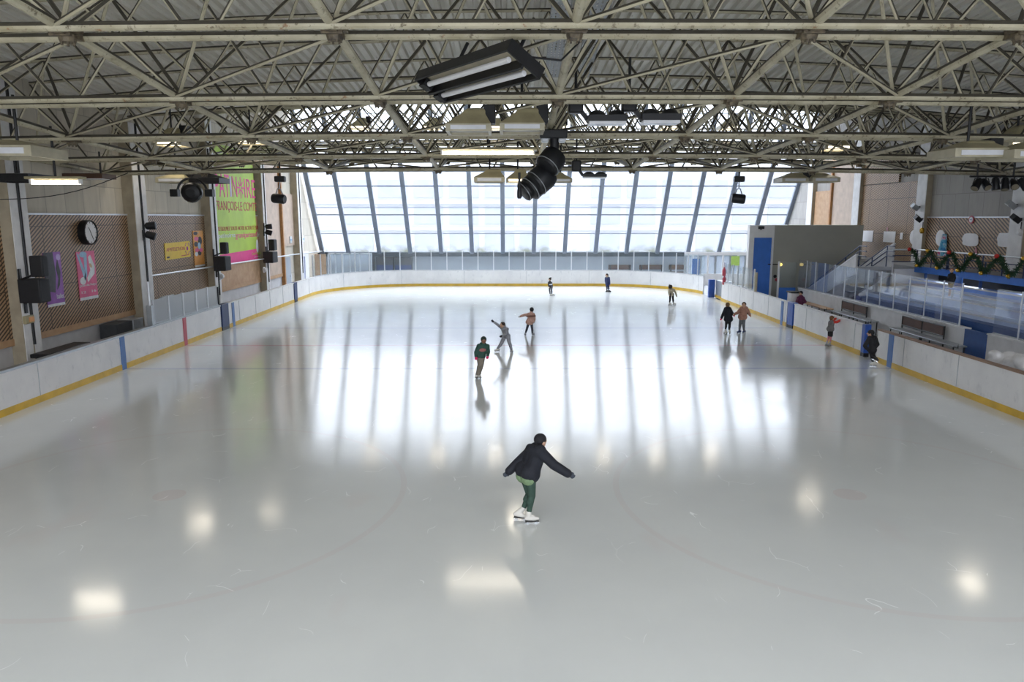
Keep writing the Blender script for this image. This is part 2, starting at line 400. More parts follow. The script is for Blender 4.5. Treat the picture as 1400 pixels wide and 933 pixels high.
# columns along both walls
def column_l(i, y0, y1, dark):
    mb = MB(); top = min(deckz(-16, (y0 + y1) / 2), 11.5) - .3
    mb.b2((LW, y0, -.02), (-15.66, y1, top)); o = struct(mb.build('trim_%d' % i, 'column_side', smooth=False))
    m2 = MB(); m2.b2((-15.67, y0 + .03, -.02), (-15.63, y0 + (y1 - y0) * .45, top)); m2.b2((-15.67, y0 + (y1 - y0) * .58, -.02), (-15.63, y1 - .02, top)); m2.build('column_face', 'column', o, smooth=False)
    m3 = MB(); m3.tube([(-15.62, y0 + (y1 - y0) * .52, 1.2), (-15.62, y0 + (y1 - y0) * .52, top)], .05); m3.build('downpipe', 'dark', o)
for i, (a, b) in enumerate(((23.3, 24.15), (31.05, 32.1), (38.85, 39.7), (47.1, 47.8), (54.9, 55.8))): column_l(i + 2, a, b, 0)
def column_r(i, y0, y1):
    mb = MB(); top = deckz(22, (y0 + y1) / 2) - .3
    mb.b2((22.3, y0, -.02), (RW, y1, top)); o = struct(mb.build('trim_%d' % i, 'column', smooth=False))
    m2 = MB(); m2.b2((22.33, y0 - .02, -.02), (RW, y0 - .005, top)); m2.build('column_cheek', 'column_side', o, smooth=False)
for i, (a, b) in enumerate(((23.9, 24.9), (32.1, 33.0), (39.9, 40.8), (47.5, 48.4), (54.9, 55.8))): column_r(i + 7, a, b)

# wood panels of the left wall
def wpanel(x0, x1, y0, y1, z0, z1, m, label, trim=True, grp=None):
    t = thing('wall_panel', ((x0 + x1) / 2, (y0 + y1) / 2, z0), label, 'panel', grp)
    xi = x0 if x1 > x0 else x1
    mb = MB(); mb.b2((x0, y0, z0), (x1, y1, z1)); mb.build('slat_field', m, t, smooth=False)
    if trim:
        e = .03 * sgn(x1 - x0)
        mb = MB(); mb.b2((x0, y0, z0 - .22), (x1 + e, y1, z0)); mb.build('lower_rail', 'wood', t, smooth=False)
        mb = MB(); mb.b2((x0, y0, z1), (x1 + e, y1, z1 + .06)); mb.build('upper_rail', 'alu', t, smooth=False)
    return t
wpanel(LW, PL, 14, 23.3, 1.45, 5.4, 'slats', 'diagonal slatted brown wood panel at the left edge of the picture')
wpanel(LW, PL, 24.15, 31.05, 1.45, 5.4, 'slats', 'large diagonal slatted wood panel behind the wall clock')
wpanel(LW, PL, 32.1, 38.85, 1.45, 5.4, 'slats_fine', 'diagonal slatted wood panel behind the yellow banner')
wpanel(LW, PL, 39.7, 47.1, 1.45, 5.4, 'wood', 'brown wood wall panel below and behind the big green banner')
wpanel(LW, PL, 47.8, 51.6, 1.45, 9.2, 'wood_pale', 'tall plain pale brown panel between last speaker and orange post')
wpanel(LW, PL, 52.0, 54.9, 3.3, 7.0, 'wood_pale', 'narrow pale brown panel above the small grey door at left', False)
tag(MB().box((-15.95, 51.75, 4.7), (.26, .2, 9.4)).build('wood_post', 'wood_orange', loc=(-15.95, 51.75, 0), smooth=False), 'slender orange brown wooden post on the left wall near the window', 'post')
# right wall
wpanel(RW, PR, 48.4, 51.8, 2.9, 9.6, 'wood_pale', 'plain pale brown wall panel right of the orange batten', False)
wpanel(RW, PR, 52.1, 54.8, 2.9, 7.2, 'wood', 'short brown wall panel left of the orange batten', False)
tag(MB().b2((22.36, 51.85, 0), (22.58, 52.05, 9.8)).build('wood_batten', 'wood_orange', loc=(22.47, 51.95, 0), smooth=False), 'upright orange brown batten on the right wall above the grey block', 'post')
wpanel(RW, PR, 40.8, 47.5, 2.85, 7.3, 'slats_fine', 'tall slatted wood panel behind the two square white papers', False)
wpanel(RW, PR, 43.2, 47.5, 7.35, 9.4, 'slats_fine', 'upper slatted wood panel just under the roof on the right wall', False)
wpanel(RW, PR, 33.0, 39.9, 2.85, 5.3, 'slats_wide', 'slatted wood panel below the grey concrete beside the small red sign')
wpanel(RW, PR, 14, 32.1, 2.85, 5.3, 'slats_wide', 'slatted wood panel at the right edge of the picture')
# lower wall lining behind the left boards
s = MB(); s.b2((LW, 14, -.02), (LW + .05, 54, 1.24)); struct(s.build('baseboard_left', 'plaster', smooth=False))

# ------------------------------------------------------------------ roof: double tube trusses and long tubes
ROWY = [8.3, 12.5, 16.6, 20.9, 25.5, 29.7, 33.9, 38.1, 42.3, 46.5, 50.7]
ROWZ = [P(700, y, Y).z for y, Y in ((-152, 8.3), (40, 12.5), (134, 16.6), (184.5, 20.9), (212, 25.5), (230.5, 29.7))]
ROWZ += [ROWZ[5] + .151 * (y - 29.7) for y in ROWY[6:]]
XN = [-16.0, -12.1, -7.15, -2.83, 1.05, 4.85, 8.3, 12.0, 15.8, 19.4, 22.4]
def lowz(x, z): return z - .0006 * (x - 2) ** 2
UX = [(a + b) / 2 for a, b in zip(XN, XN[1:])]
UY = [6.2] + [(a + b) / 2 for a, b in zip(ROWY, ROWY[1:])] + [54.3]
ORD = ['overhead, out of the frame at the top', 'nearest in the picture, along its top edge', 'second counting from the top of the picture', 'third counting from the top of the picture', 'fourth counting from the top of the picture', 'lowest in the picture, at the roof valley', 'first beyond the roof valley', 'second beyond the roof valley', 'third beyond the roof valley', 'fourth beyond the roof valley', 'last before the glass wall']
_unit = {}
def strut(name, a, b, r, parent, m='tube', n=7):
    a, b = Vector(a), Vector(b)
    if (r, m) not in _unit:
        mb = MB(); mb.tube([(0, 0, 0), (0, 0, 1)], r, n); me = mb.build('strut_mesh', m); _unit[(r, m)] = me.data; bpy.data.objects.remove(me)
    o = bpy.data.objects.new(name, _unit[(r, m)]); C.objects.link(o); o.parent = parent
    o.location = a - W0[parent.name]; d = b - a
    o.rotation_mode = 'QUATERNION'; o.rotation_quaternion = d.to_track_quat('Z', 'Y'); o.scale = (1, 1, d.length)
    W0[o.name] = W0[parent.name]
    return o
for k, (Y, Z) in enumerate(zip(ROWY, ROWZ)):
    t = thing('roof_truss', (3, Y, Z), 'rusty cream double tube roof truss, ' + ORD[k], 'roof truss')
    for dy in (-.35, .35):
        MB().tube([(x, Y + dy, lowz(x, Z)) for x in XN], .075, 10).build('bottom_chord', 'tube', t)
    up = UY[k]
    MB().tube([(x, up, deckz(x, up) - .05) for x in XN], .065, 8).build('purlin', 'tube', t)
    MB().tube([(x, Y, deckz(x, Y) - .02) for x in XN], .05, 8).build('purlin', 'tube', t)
    for i, x in enumerate(XN):
        z = lowz(x, Z)
        if 0 < i < len(XN) - 1:
            j = MB().box((x, Y, z), (.20, .62, .16)); j.box((x, Y, z + .02), (.42, .16, .10)); j.box((x, Y - .2, z), (.34, .05, .2))
            j.lathe((x, Y, z - .16), (0, 0, 1), [(0, .12), (.07, .14), (.12, .14)], 10)
            for a in range(6): j.box((x + .1 * math.cos(a * 1.05), Y + .1 * math.sin(a * 1.05), z - .16), (.03, .03, .08))
            j.build('node_plate', 'joint', t, smooth=False)
        for dx in (-1, 1):
            ui = i + (0 if dx > 0 else -1)
            if not 0 <= ui < len(UX): continue
            for kk in (k, k + 1):
                if kk >= len(ROWY): continue
                if kk != k and k % 6 == 5 and False: continue
                a = (x, Y + (.12 if kk > k else -.12), z + .06); b = (UX[ui], UY[kk], deckz(UX[ui], UY[kk]) - .08)
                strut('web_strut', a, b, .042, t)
    for i, x in enumerate(UX):        # secondary fan from the middle of each bay
        z = lowz(x, Z)
        if k < 8:
            for xx in (XN[i], XN[i + 1]):
                strut('fan_strut', (x + .25 * sgn(xx - x), Y, z + .05), (xx, Y, deckz(xx, Y) - .06), .034, t)
    if k < len(ROWY) - 1:             # level bracing to the next truss
        for i in range(len(XN) - 1):
            a, b = (i, i + 1) if XN[i] < 4 else (i + 1, i)
            strut('brace', (XN[a], ROWY[k + 1] - .35, lowz(XN[a], ROWZ[k + 1]) + .02), (XN[b], Y + .35, lowz(XN[b], Z) + .02), .038, t)
SIDE = ['against the left wall', 'second from the left wall', 'third from the left wall', 'passing left of the black hanging fixture', 'above the black hanging fixture', 'passing right of the black hanging fixture', 'fifth from the right wall', 'fourth from the right wall', 'third from the right wall', 'second from the right wall', 'against the right wall']
for i, x in enumerate(XN):
    pts = [(x, 3.5, ROWZ[0] + .35)] + [(x, Y, lowz(x, Z) + .03) for Y, Z in zip(ROWY, ROWZ)]
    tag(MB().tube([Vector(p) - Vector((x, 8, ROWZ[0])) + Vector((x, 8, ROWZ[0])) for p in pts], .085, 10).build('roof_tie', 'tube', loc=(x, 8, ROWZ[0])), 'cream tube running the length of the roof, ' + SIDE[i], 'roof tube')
# perforated cable trays
for (x0, x1, lab) in ((1.0, 1.35, 'left of the pair, darker'), (1.85, 2.3, 'right of the pair, paler')):
    a, b = Vector((x0 - .05, 9, 10.35)), Vector((x1, 24.5, 9.75)); d = (b - a)
    t = thing('cable_tray', a, 'long perforated steel cable tray under the roof, ' + lab, 'cable tray')
    for q in range(4):
        MB().bar(a + Vector((.105 * q - .16, 0, 0)), b + Vector((.105 * q - .16, 0, 0)), .075, .015).build('tray_strip', 'tray', t, smooth=False)
    mb = MB()
    for e in (-.22, .22): mb.bar(a + Vector((e, 0, .03)), b + Vector((e, 0, .03)), .02, .1)
    for q in range(60): p = a + d * ((q + .5) / 60); mb.bar(p - Vector((.22, 0, 0)), p + Vector((.22, 0, 0)), .14, .012)
    mb.build('tray_frame', 'tray', t, smooth=False)
    strut('hanger', a + d * .1, a + d * .1 + Vector((0, 0, 1.3)), .034, t); strut('hanger', a + d * .8, a + d * .8 + Vector((0, 0, 1.0)), .034, t)

# ------------------------------------------------------------------ rink boards
BH = 1.24
def offset(path, d):   # towards the outside of the rink: left normal of travel
    out = []
    for i, p in enumerate(path):
        a, b = path[max(i - 1, 0)], path[min(i + 1, len(path) - 1)]
        t = Vector((b[0] - a[0], b[1] - a[1])).normalized(); out.append((p[0] - t.y * d, p[1] + t.x * d))
    return out
def ribbon(mb, path, d0, d1, z0, z1):
    a, b = offset(path, d0), offset(path, d1); n = len(path)
    vs = [(x, y, z0) for x, y in a] + [(x, y, z1) for x, y in a] + [(x, y, z1) for x, y in b] + [(x, y, z0) for x, y in b]
    fs = []
    for i in range(n - 1):
        for q in range(4): r = (q + 1) % 4; fs.append((q * n + i, q * n + i + 1, r * n + i + 1, r * n + i))
    fs += [(0, n, 2 * n, 3 * n), (n - 1, 4 * n - 1, 3 * n - 1, 2 * n - 1)]
    mb.add(vs, fs); return mb
def along(path, s):
    for a, b in zip(path, path[1:]):
        L = math.hypot(b[0] - a[0], b[1] - a[1])
        if s <= L: t = s / L; return (lerp(a[0], b[0], t), lerp(a[1], b[1], t)), ((b[0] - a[0]) / L, (b[1] - a[1]) / L)
        s -= L
    return path[-1], (0, 1)
def plen(path): return sum(math.hypot(b[0] - a[0], b[1] - a[1]) for a, b in zip(path, path[1:]))
def board(path, label, cap='cap', stripes=(), joints=2.4, caph=.05):
    t = thing('rink_board', (*path[0], 0), label, 'rink board')
    ribbon(MB(), path, 0, .10, 0, BH - caph).build('panel', 'board', t, smooth=False)
    ribbon(MB(), path, -.015, 0, 0.0, .20).build('kick_plate', 'yellow', t, smooth=False)
    ribbon(MB(), path, -.03, .16, BH - caph, BH).build('cap_rail', cap, t, smooth=False)
    L = plen(path); q = joints * .6
    while q < L - .1:
        (x, y), (tx, ty) = along(path, q); rot = Matrix(((tx, -ty, 0), (ty, tx, 0), (0, 0, 1)))
        MB().box((x + ty * .004, y - tx * .004, .70), (.022, .012, 1.0), rot).build('panel_joint', 'steel', t, smooth=False); q += joints
    for y0, w, m in stripes:
        x = path[0][0]; e = -sgn(x) * .022
        mb = MB(); mb.b2((x + e, y0, .0), (x, y0 + w, BH - .03)); mb.build('line_stripe', m, t, smooth=False)
    return t
rev = lambda p: list(reversed(p))
board([(BX0, 3.5), (BX0, 34.35)], 'long white left rink board with yellow base nearest the camera', 'steel', [(25.3, .3, 'blue_line'), (30.3, .3, 'red_line')], 4.8, .07)
board([(BX0, 35.3), (BX0, 46.2)], 'white left rink board between the two navy gate pads', 'cap', [(35.75, .3, 'blue_line')])
cpath = [(BX0, 46.85)] + arc(BX0 + RC, BY1 - RC, RC, 180, 90, 14) + arc(BX1 - RC, BY1 - RC, RC, 90, 8, 14)
board(cpath, 'curved white end board below the great window', 'cap', (), 4.9)
board(rev([(BX1, 35.75), (BX1, 47.0)]), 'white right rink board behind the couple holding hands', 'cap', [(36.2, .3, 'blue_line')])
board(rev([(BX1, 28.0), (BX1, 34.8)]), 'white right rink board the child with red sleeves leans on', 'cap')
board(rev([(BX1, 3.5), (BX1, 26.75)]), 'long white right rink board with brown cap nearest the camera', 'cap_brown', [(25.6, .32, 'blue_line')], 3.1)
def pad(y0, y1, x, m, label):
    t = thing('gate_pad', (x, (y0 + y1) / 2, 0), label, 'gate')
    e = .05 * -sgn(x)
    mb = MB(); mb.b2((x + e, y0, .14), (x - e * 4, y1, BH + .01)); mb.build('padding', m, t, bevel=.02)
    mb = MB(); mb.b2((x + e * .8, y0, .0), (x - e * 3.5, y1, .14)); mb.build('foot', 'dark', t, smooth=False)
    return t
pad(34.4, 35.25, BX0, 'navy', 'navy padded gate in the left boards, nearer of the two')
pad(46.2, 46.85, BX0, 'navy', 'navy padded gate in the left boards, beside the far corner')
pad(35.0, 35.7, BX1 + .05, 'blue_pad', 'blue padded gate end in right boards beside the blue stripe')
pad(27.75, 28.0, BX1 + .05, 'blue_pad', 'blue padded gate end behind the black clad skater')
# open gate at the far right corner
t = thing('gate_recess', (13.6, 48.3, 0), 'grey open gate with bright blue end pad at far right corner', 'gate')
mb = MB(); mb.b2((13.35, 48.9, .02), (13.75, 49.15, 1.22)); mb.build('padding', 'blue_pad', t, bevel=.02)
mb = MB(); mb.b2((13.8, 47.05, .02), (14.4, 48.9, 1.2)); mb.build('door_leaf', 'steel', t, smooth=False)
mb = MB(); mb.b2((13.75, 47.05, .05), (13.8, 48.9, .22)); mb.build('kick_plate', 'yellow', t, smooth=False)

# ------------------------------------------------------------------ shields (clear panels) round the rink
def shield(a, b, z0, z1, label, grp, m='shield', post=True, pr=.035):
    a, b = Vector((*a, 0)), Vector((*b, 0)); d = (b - a).normalized()
    t = thing('glass_shield', (a.x, a.y, z0), label, 'glass shield', grp)
    nrm = Vector((-d.y, d.x, 0)) * .012; p0, p1 = a + d * .04, b - d * .02
    MB().prism([(p0.x, p0.y, z0 + .02), (p1.x, p1.y, z0 + .02), (p1.x, p1.y, z1), (p0.x, p0.y, z1)], nrm).build('pane', m, t, smooth=False)
    MB().b2((a.x - pr, a.y - pr, z0), (a.x + pr, a.y + pr, z1 + .02)).build('post', 'alu', t, smooth=False)
    mb = MB(); mb.bar((p0.x, p0.y, z0 + .03), (p1.x, p1.y, z0 + .03), .05, .05); mb.build('sill', 'steel', t, smooth=False)
    return t
opath = offset(cpath, .07); L = plen(opath); k = 0; q = 4.2
while q < L - 1.0:
    a, _ = along(opath, q); b, _ = along(opath, min(q + 1.22, L))
    gl = 'glass_left' if a[0] < -9 else ('r' if a[0] > 9 else 'c')
    lab, grp = {'glass_left': ('tall clear shield with pale posts round the far left corner', 'far left corner shields'), 'c': ('tall clear shield with pale post on the end board below the window', 'end board shields'), 'r': ('tall clear shield with pale post round the far right corner', 'far right corner shields')}[gl]
    shield(a, b, BH, 2.72, lab, grp); q += 1.22
PLY = [31.3, 32.15, 33.0, 33.7, 34.3]; PLY = [28.0, 29.3, 30.6, 31.9, 33.1, 34.3]
PLL = ['scuffed low shield panel at left boards, nearest the grey post', 'scuffed low shield panel in front of the framed white sheet', 'scuffed low shield panel with a dark blot directly above the red stripe', 'scuffed low shield panel second from the nearer navy gate', 'scuffed low shield panel ending right beside the nearer navy gate']
for (a, b), l in zip(zip(PLY, PLY[1:]), PLL): shield((BX0 - .07, a), (BX0 - .07, b), BH, 2.18, l, 'left penalty box shields', 'shield_scuffed')
t = thing('shield_post', (BX0 - .1, 27.9, BH), 'thick grey post with pale top at near end of the scuffed shields', 'post')
mb = MB(); mb.b2((BX0 - .2, 27.75, BH - .1), (BX0, 27.97, 2.0)); mb.build('post_body', 'steel', t, bevel=.01)
mb = MB(); mb.tube([(BX0 - .1, 27.86, 2.0), (BX0 - .1, 27.86, 2.9)], .05); mb.build('post_tip', 'alu', t)
tag(MB().b2((BX0 - .13, 34.3, BH), (BX0 - .03, 34.38, 2.1)).build('end_post', 'dark', loc=(BX0 - .08, 34.34, BH), smooth=False), 'thin black end post of the scuffed shields above navy gate', 'post')
t = thing('notice_sheet', (BX0 - .35, 29.95, 1.3), 'framed white sheet standing behind the scuffed shields', 'notice')
mb = MB(); mb.b2((BX0 - .42, 29.45, 1.3), (BX0 - .38, 30.45, 2.1)); mb.build('sheet', 'paper', t, smooth=False)
mb = MB()
for z in (1.27, 2.1): mb.b2((BX0 - .44, 29.4, z), (BX0 - .36, 30.5, z + .05))
for y in (29.4, 30.45): mb.b2((BX0 - .44, y, 1.27), (BX0 - .36, y + .05, 2.15))
mb.build('frame', 'alu', t, smooth=False)
q = 41.0
while q < 47.0:
    shield((BX1 + .07, q), (BX1 + .07, q + .95), BH, 2.45, 'clear shield on right board in front of the tall blue door', 'right board shields'); q += 1.0

# ------------------------------------------------------------------ right hand side: block, doors, low wall, tiers, gallery
s = MB(); s.b2((15.95, 44.6, -.02), (21.35, 46.9, 4.86)); struct(s.build('wall_block', 'putty', smooth=False))
d = thing('door_1', (15.2, 44.6, 0), 'tall bright blue door in white frame beside the grey block', 'door'); struct(d)
mb = MB(); mb.b2((14.75, 44.62, 0), (15.85, 44.72, 4.12)); mb.build('door_leaf', 'blue_door', d, smooth=False)
mb = MB(); mb.b2((14.45, 44.5, 0), (14.75, 44.9, 4.86)); mb.b2((15.85, 44.5, 0), (15.95, 44.9, 4.86)); mb.b2((14.75, 44.5, 4.12), (15.85, 44.9, 4.86)); mb.build('door_frame', 'white', d, smooth=False)
mb = MB(); mb.box((15.1, 44.4, 4.72), (.3, .25, .16)); mb.tube([(15.1, 44.45, 4.6), (15.1, 44.3, 4.72)], .04); mb.build('door_lamp', 'dark', d, smooth=False)
for k, (x0, x1) in enumerate(((14.2, 15.0),)): pass
t = thing('wall_lamp', P(1067, 362, 44.55), 'small yellow lit lamp on the grey block', 'lamp')
p = P(1067, 362, 44.55); MB().ball(p, .12, 12, 8, (1, .6, .8)).build('bulb', 'exit', t); MB().bar(p - Vector((.75, -.02, -.02)), p - Vector((.1, -.02, -.02)), .06, .05).build('arm', 'dark', t)
for (x, y, m, lab) in ((1059.5, 378, 'dark', 'small dark round switch on the grey block'), (1061.5, 382.5, 'red_line', 'small red push button on the grey block')):
    p = P(x, y, 44.55); b = thing('wall_switch', p, lab, 'switch'); MB().lathe(p, (0, -1, 0), [(-.05, .1), (.03, .1), (.05, .07)], 14).build('knob', m, b); MB().box(p + Vector((0, .03, 0)), (.26, .04, .26)).build('plate', 'putty', b)
# white lobby partition under the window at right
t = thing('lobby_partition', (16, 56, 0), 'white glazed lobby partition below the window at right', 'partition')
mb = MB(); mb.b2((13.9, 58.4, -.02), (20, 58.55, .9)); mb.b2((13.9, 58.4, 2.35), (20, 58.55, 2.6)); mb.build('frame_panel', 'white', t, smooth=False)
for i in range(11):
    x = 13.9 + i * .6; MB().b2((x, 58.38, .9), (x + .14, 58.56, 2.35)).build('upright', 'white' if i % 2 else 'steel', t, smooth=False)
mb = MB(); mb.b2((13.9, 58.46, .9), (20, 58.48, 2.35)); mb.build('pane', 'shield_hazy', t, smooth=False)
mb = MB(); mb.b2((17.6, 58.3, 1.55), (18.25, 58.37, 2.3)); mb.build('green_poster', mat('lime poster', (.50, .74, .16), .6), t, smooth=False)
mb = MB(); mb.b2((14.5, 58.3, .2), (15.1, 58.37, 2.1)); mb.build('blue_notice', 'blue_line', t, smooth=False)
t = thing('fire_extinguisher', P(990, 385, 46.8), 'red extinguishers hung on white post at the far right gate', 'fire extinguisher')
for yy in (372, 384):
    p = P(990, yy, 46.6); MB().lathe(p - Vector((0, 0, .25)), (0, 0, 1), [(0, .09), (.02, .11), (.4, .11), (.48, .05), (.55, .04)], 14).build('cylinder', 'red_line', t)
mb = MB(); p = P(990, 385, 46.75); mb.b2((p.x - .06, p.y, 0), (p.x + .06, p.y + .1, 2.5)); mb.build('post', 'white', t, smooth=False)
tag(MB().tube([(13.72, 40.7, BH), (13.72, 40.7, 2.3)], .075, 10).build('round_post', mat('tan post', (.50, .44, .32), .5), loc=(13.72, 40.7, BH)), 'tan round post in front of the tall blue door', 'post')
d = thing('door_2', (16.9, 43.6, 0), 'blue low door leaf with pale glazing right of the grey block', 'door'); struct(d)
mb = MB(); mb.b2((16.0, 43.4, 0), (17.0, 43.5, 1.2)); mb.build('door_leaf', 'blue_door', d, smooth=False)
mb = MB(); mb.b2((16.0, 43.43, 1.2), (17.0, 43.46, 2.7)); mb.build('door_glass', 'shield', d, smooth=False)
mb = MB(); mb.b2((15.92, 43.38, 0), (16.0, 43.52, 2.75)); mb.build('door_frame', 'white', d, smooth=False)
t = thing('white_bin', (15.5, 39.6, 0), 'white bin with black lid behind the right boards', 'bin')
mb = MB(); mb.prism([(15.2, 39.3, 0), (15.75, 39.3, 0), (15.75, 39.9, 0), (15.2, 39.9, 0)], (0, 0, 1.28)); mb.build('bin_body', 'white', t, bevel=.03)
mb = MB(); mb.b2((15.15, 39.25, 1.28), (15.8, 39.95, 1.36)); mb.build('bin_lid', 'dark', t, bevel=.02)
# low concrete wall with shields
mb = MB(); mb.b2((17.0, 26.95, -.02), (17.2, 43.0, 1.2)); struct(mb.build('wall_low', 'plaster', smooth=False)); mb = MB(); mb.b2((17.0, 8, -.02), (17.2, 25.65, 1.2)); struct(mb.build('wall_low_near', 'plaster', smooth=False))
mb = MB(); mb.b2((16.96, 26.95, 1.2), (17.24, 43.0, 1.25)); struct(mb.build('trim_12', 'cap', smooth=False)); mb = MB(); mb.b2((16.96, 8, 1.2), (17.24, 25.65, 1.25)); struct(mb.build('trim_13', 'cap', smooth=False))
mb = MB(); mb.b2((16.98, 25.65, 0), (17.1, 26.95, 1.22)); g = tag(mb.build('blue_gate', 'blue_dark', loc=(17.04, 26.3, 0), bevel=.01), 'deep blue gate in the low concrete wall', 'gate')
q = 27.5
while q < 42.6: shield((17.1, q), (17.1, q + 1.2), 1.25, 2.85, 'clear shield with white post on the low concrete wall', 'low wall shields', 'shield_low', True, .022); q += 1.22
q = 15.0
while q < 25.5: shield((17.1, q), (17.1, q + 1.3), 1.25, 2.85, 'clear shield with white post right of the deep blue gate', 'shields right of the blue gate', 'shield_low', True, .022); q += 1.32
# tiers
for ya, yb, lab in ((23.9, 36.8, 'pale blue stepped seating tiers behind the low wall shields'), (12, 22.0, 'pale blue seating tiers right of the white railed steps')):
    t = thing('seating_tiers', (18.5, (ya + yb) / 2, 0), lab, 'tiers')
    for i, (x0, x1, z, m) in enumerate(((17.5, 18.0, 1.42, 'blue_dark'), (18.0, 18.7, 1.6, 'tier'), (18.7, 19.4, 1.9, 'tier'), (19.4, 20.1, 2.08, 'tier'), (20.1, 20.6, 2.28, 'tier_blue'))):
        MB().b2((x0, ya, -.02), (x1, yb, z)).build('tier', m, t, smooth=False)
        MB().b2((x0 - .015, ya, z - .05), (x0 + .05, yb, z + .01)).build('nosing', 'cap' if i else 'blue_dark', t, smooth=False)
# stair with blue handrails
st = thing('staircase', (18.1, 41, 0), 'grey staircase with navy handrails climbing to the gallery', 'staircase')
n = 15
for i in range(n):
    y = lerp(43.3, 37.3, i / (n - 1)); z = lerp(.2, 2.85, i / (n - 1))
    mb = MB(); mb.b2((17.6, y - .22, z - .17), (19.3, y + .22, z)); mb.build('step', 'slab', st, smooth=False)
for x, dz in ((17.5, .35), (19.35, .9)):
    o = MB().prism([(x, 43.6, -.02), (x, 43.6, .5 + dz), (x, 37.1, 3.1 + dz), (x, 37.1, 2.5)], (.08, 0, 0)).build('side_wall', 'plaster', st, smooth=False)
    MB().bar((x + .04, 43.6, .52 + dz), (x + .04, 37.1, 3.12 + dz), .12, .06).build('coping', 'white', o, smooth=False)
for x in (17.75, 19.15):
    for dz in (.55, .8, 1.05):
        MB().tube([(x, 43.3, .2 + dz), (x, 37.3, 2.85 + dz), (x, 36.6, 2.85 + dz)], .03).build('handrail', 'navy_rail', st)
    for i in range(5):
        y = lerp(43.2, 37.3, i / 4); z = lerp(.2, 2.85, i / 4); MB().tube([(x, y, z), (x, y, z + 1.05)], .03).build('baluster', 'navy_rail', st)
# gallery
mb = MB(); mb.b2((20.6, 10, 2.62), (RW, 44.5, 2.85)); struct(mb.build('floor_gallery', 'slab', smooth=False))
tag(MB().b2((20.45, 10, 2.60), (20.6, 37.0, 2.90)).build('edge_beam', 'blue_beam', loc=(20.5, 23, 2.6), smooth=False), 'bright blue edge beam of the right gallery', 'beam')
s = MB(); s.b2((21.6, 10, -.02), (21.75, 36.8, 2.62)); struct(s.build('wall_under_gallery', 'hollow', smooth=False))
s = MB(); s.b2((19.45, 37.0, -.02), (RW, 37.15, 2.75)); struct(s.build('wall_stair_end', 'plaster', smooth=False))
gr = thing('gallery_railing', (20.5, 24, 2.9), 'navy railing with pale top rail along the right gallery', 'railing')
for z, m, r in ((3.72, 'alu', .035), (3.42, 'navy_rail', .022), (3.12, 'navy_rail', .022)):
    MB().tube([(20.52, 10, z), (20.52, 37, z), (19.3, 37.05, z)], r).build('rail', m, gr)
q = 11.0
while q < 37.1: MB().tube([(20.52, q, 2.88), (20.52, q, 3.72)], .03).build('rail_post', 'navy_rail', gr); q += 1.3
for q in (14, 18.5, 23, 27.5, 32, 36.3):
    tag(MB().tube([(20.65, q, 0), (20.65, q, 2.6)], .07, 10).build('support_post', 'blue_dark', loc=(20.65, q, 0)), 'blue round post carrying the right gallery beam', 'post', 'gallery support posts')
for q in (13, 16.3, 19.6, 22.9, 26.2, 29.5, 32.8, 35.6):
    b = thing('cafe_table', (21.3, q, 2.85), 'small brown table on the gallery behind the garland', 'table', 'gallery tables')
    MB().box((21.3, q, 3.42), (.7, .9, .05)).build('table_top', 'wood', b, bevel=.01); MB().tube([(21.3, q, 2.85), (21.3, q, 3.42)], .04).build('table_leg', 'navy_rail', b); MB().lathe((21.3, q, 2.85), (0, 0, 1), [(0, .25), (.03, .22)], 14).build('table_foot', 'navy_rail', b)
# garland
ga = thing('garland', (20.4, 24, 3.1), 'green pine garland with gold and red baubles looped along gallery railing', 'garland')
pts = []; NS = 15; y0, y1 = 37.0, 12.0
for i in range(NS * 10 + 1):
    f = i / 10; c = math.cos(2 * math.pi * f); pts.append(Vector((20.22 + .03 * math.sin(i), lerp(y0, y1, i / (NS * 10)), 3.35 + .34 * c)))
mb = MB()
for a, b in zip(pts, pts[1:]):
    for q in range(44):
        p = a.lerp(b, random.random()); d = Vector((random.gauss(0, 1), random.gauss(0, 1), random.gauss(0, 1))).normalized(); ln = random.uniform(.09, .22)
        e = p + d * ln; w = d.cross(Vector((random.random(), random.random(), random.random()))).normalized() * .022
        mb.add([p - w, p + w, e + w * .3, e - w * .3], [(0, 1, 2, 3)])
g = mb.build('needles', 'green', ga, smooth=False); g['kind'] = 'stuff'
MB().tube(pts, .035, 6).build('garland_core', 'green', ga)
for i in range(NS):
    p = pts[i * 10]; MB().ball(p + Vector((-.12, 0, .05)), .095, 14, 10).build('bauble', 'gold' if i % 2 else 'red', ga)
    p = pts[i * 10 + 5]; MB().ball(p + Vector((-.12, 0, -.04)), .09, 14, 10).build('bauble', 'gold', ga)
# papers on the right wall
def onR(x0, y0, x1, y1):
    a, b = PX(x0, y0, PR - .02), PX(x1, y1, PR - .02); return a, b
for (x0, y0, x1, y1, lab) in ((1180.5, 315.5, 1193, 331, 'plain square white paper on right wall, leftmost'), (1208.5, 316.5, 1223.5, 332, 'square white paper with pink tag on the right wall'), (1231, 318.5, 1234, 327.5, 'narrow upright white paper strip between papers on right wall')):
    a, b = onR(x0, y0, x1, y1); tag(MB().prism([(PR - .03, a.y, b.z), (PR - .03, a.y, a.z), (PR - .03, b.y, a.z + .02), (PR - .03, b.y + .03, b.z)], (.02, 0, 0)).build('paper_sheet', 'paper', loc=(PR - .03, a.y, b.z), smooth=False), lab, 'paper')
p = PX(1213, 313.5, PR - .03); tag(MB().box(p, (.02, .12, .2)).build('pink_tag', mat('pink tag', (.75, .4, .45), .6), loc=p, smooth=False), 'tiny pink tag above the square white paper', 'paper')
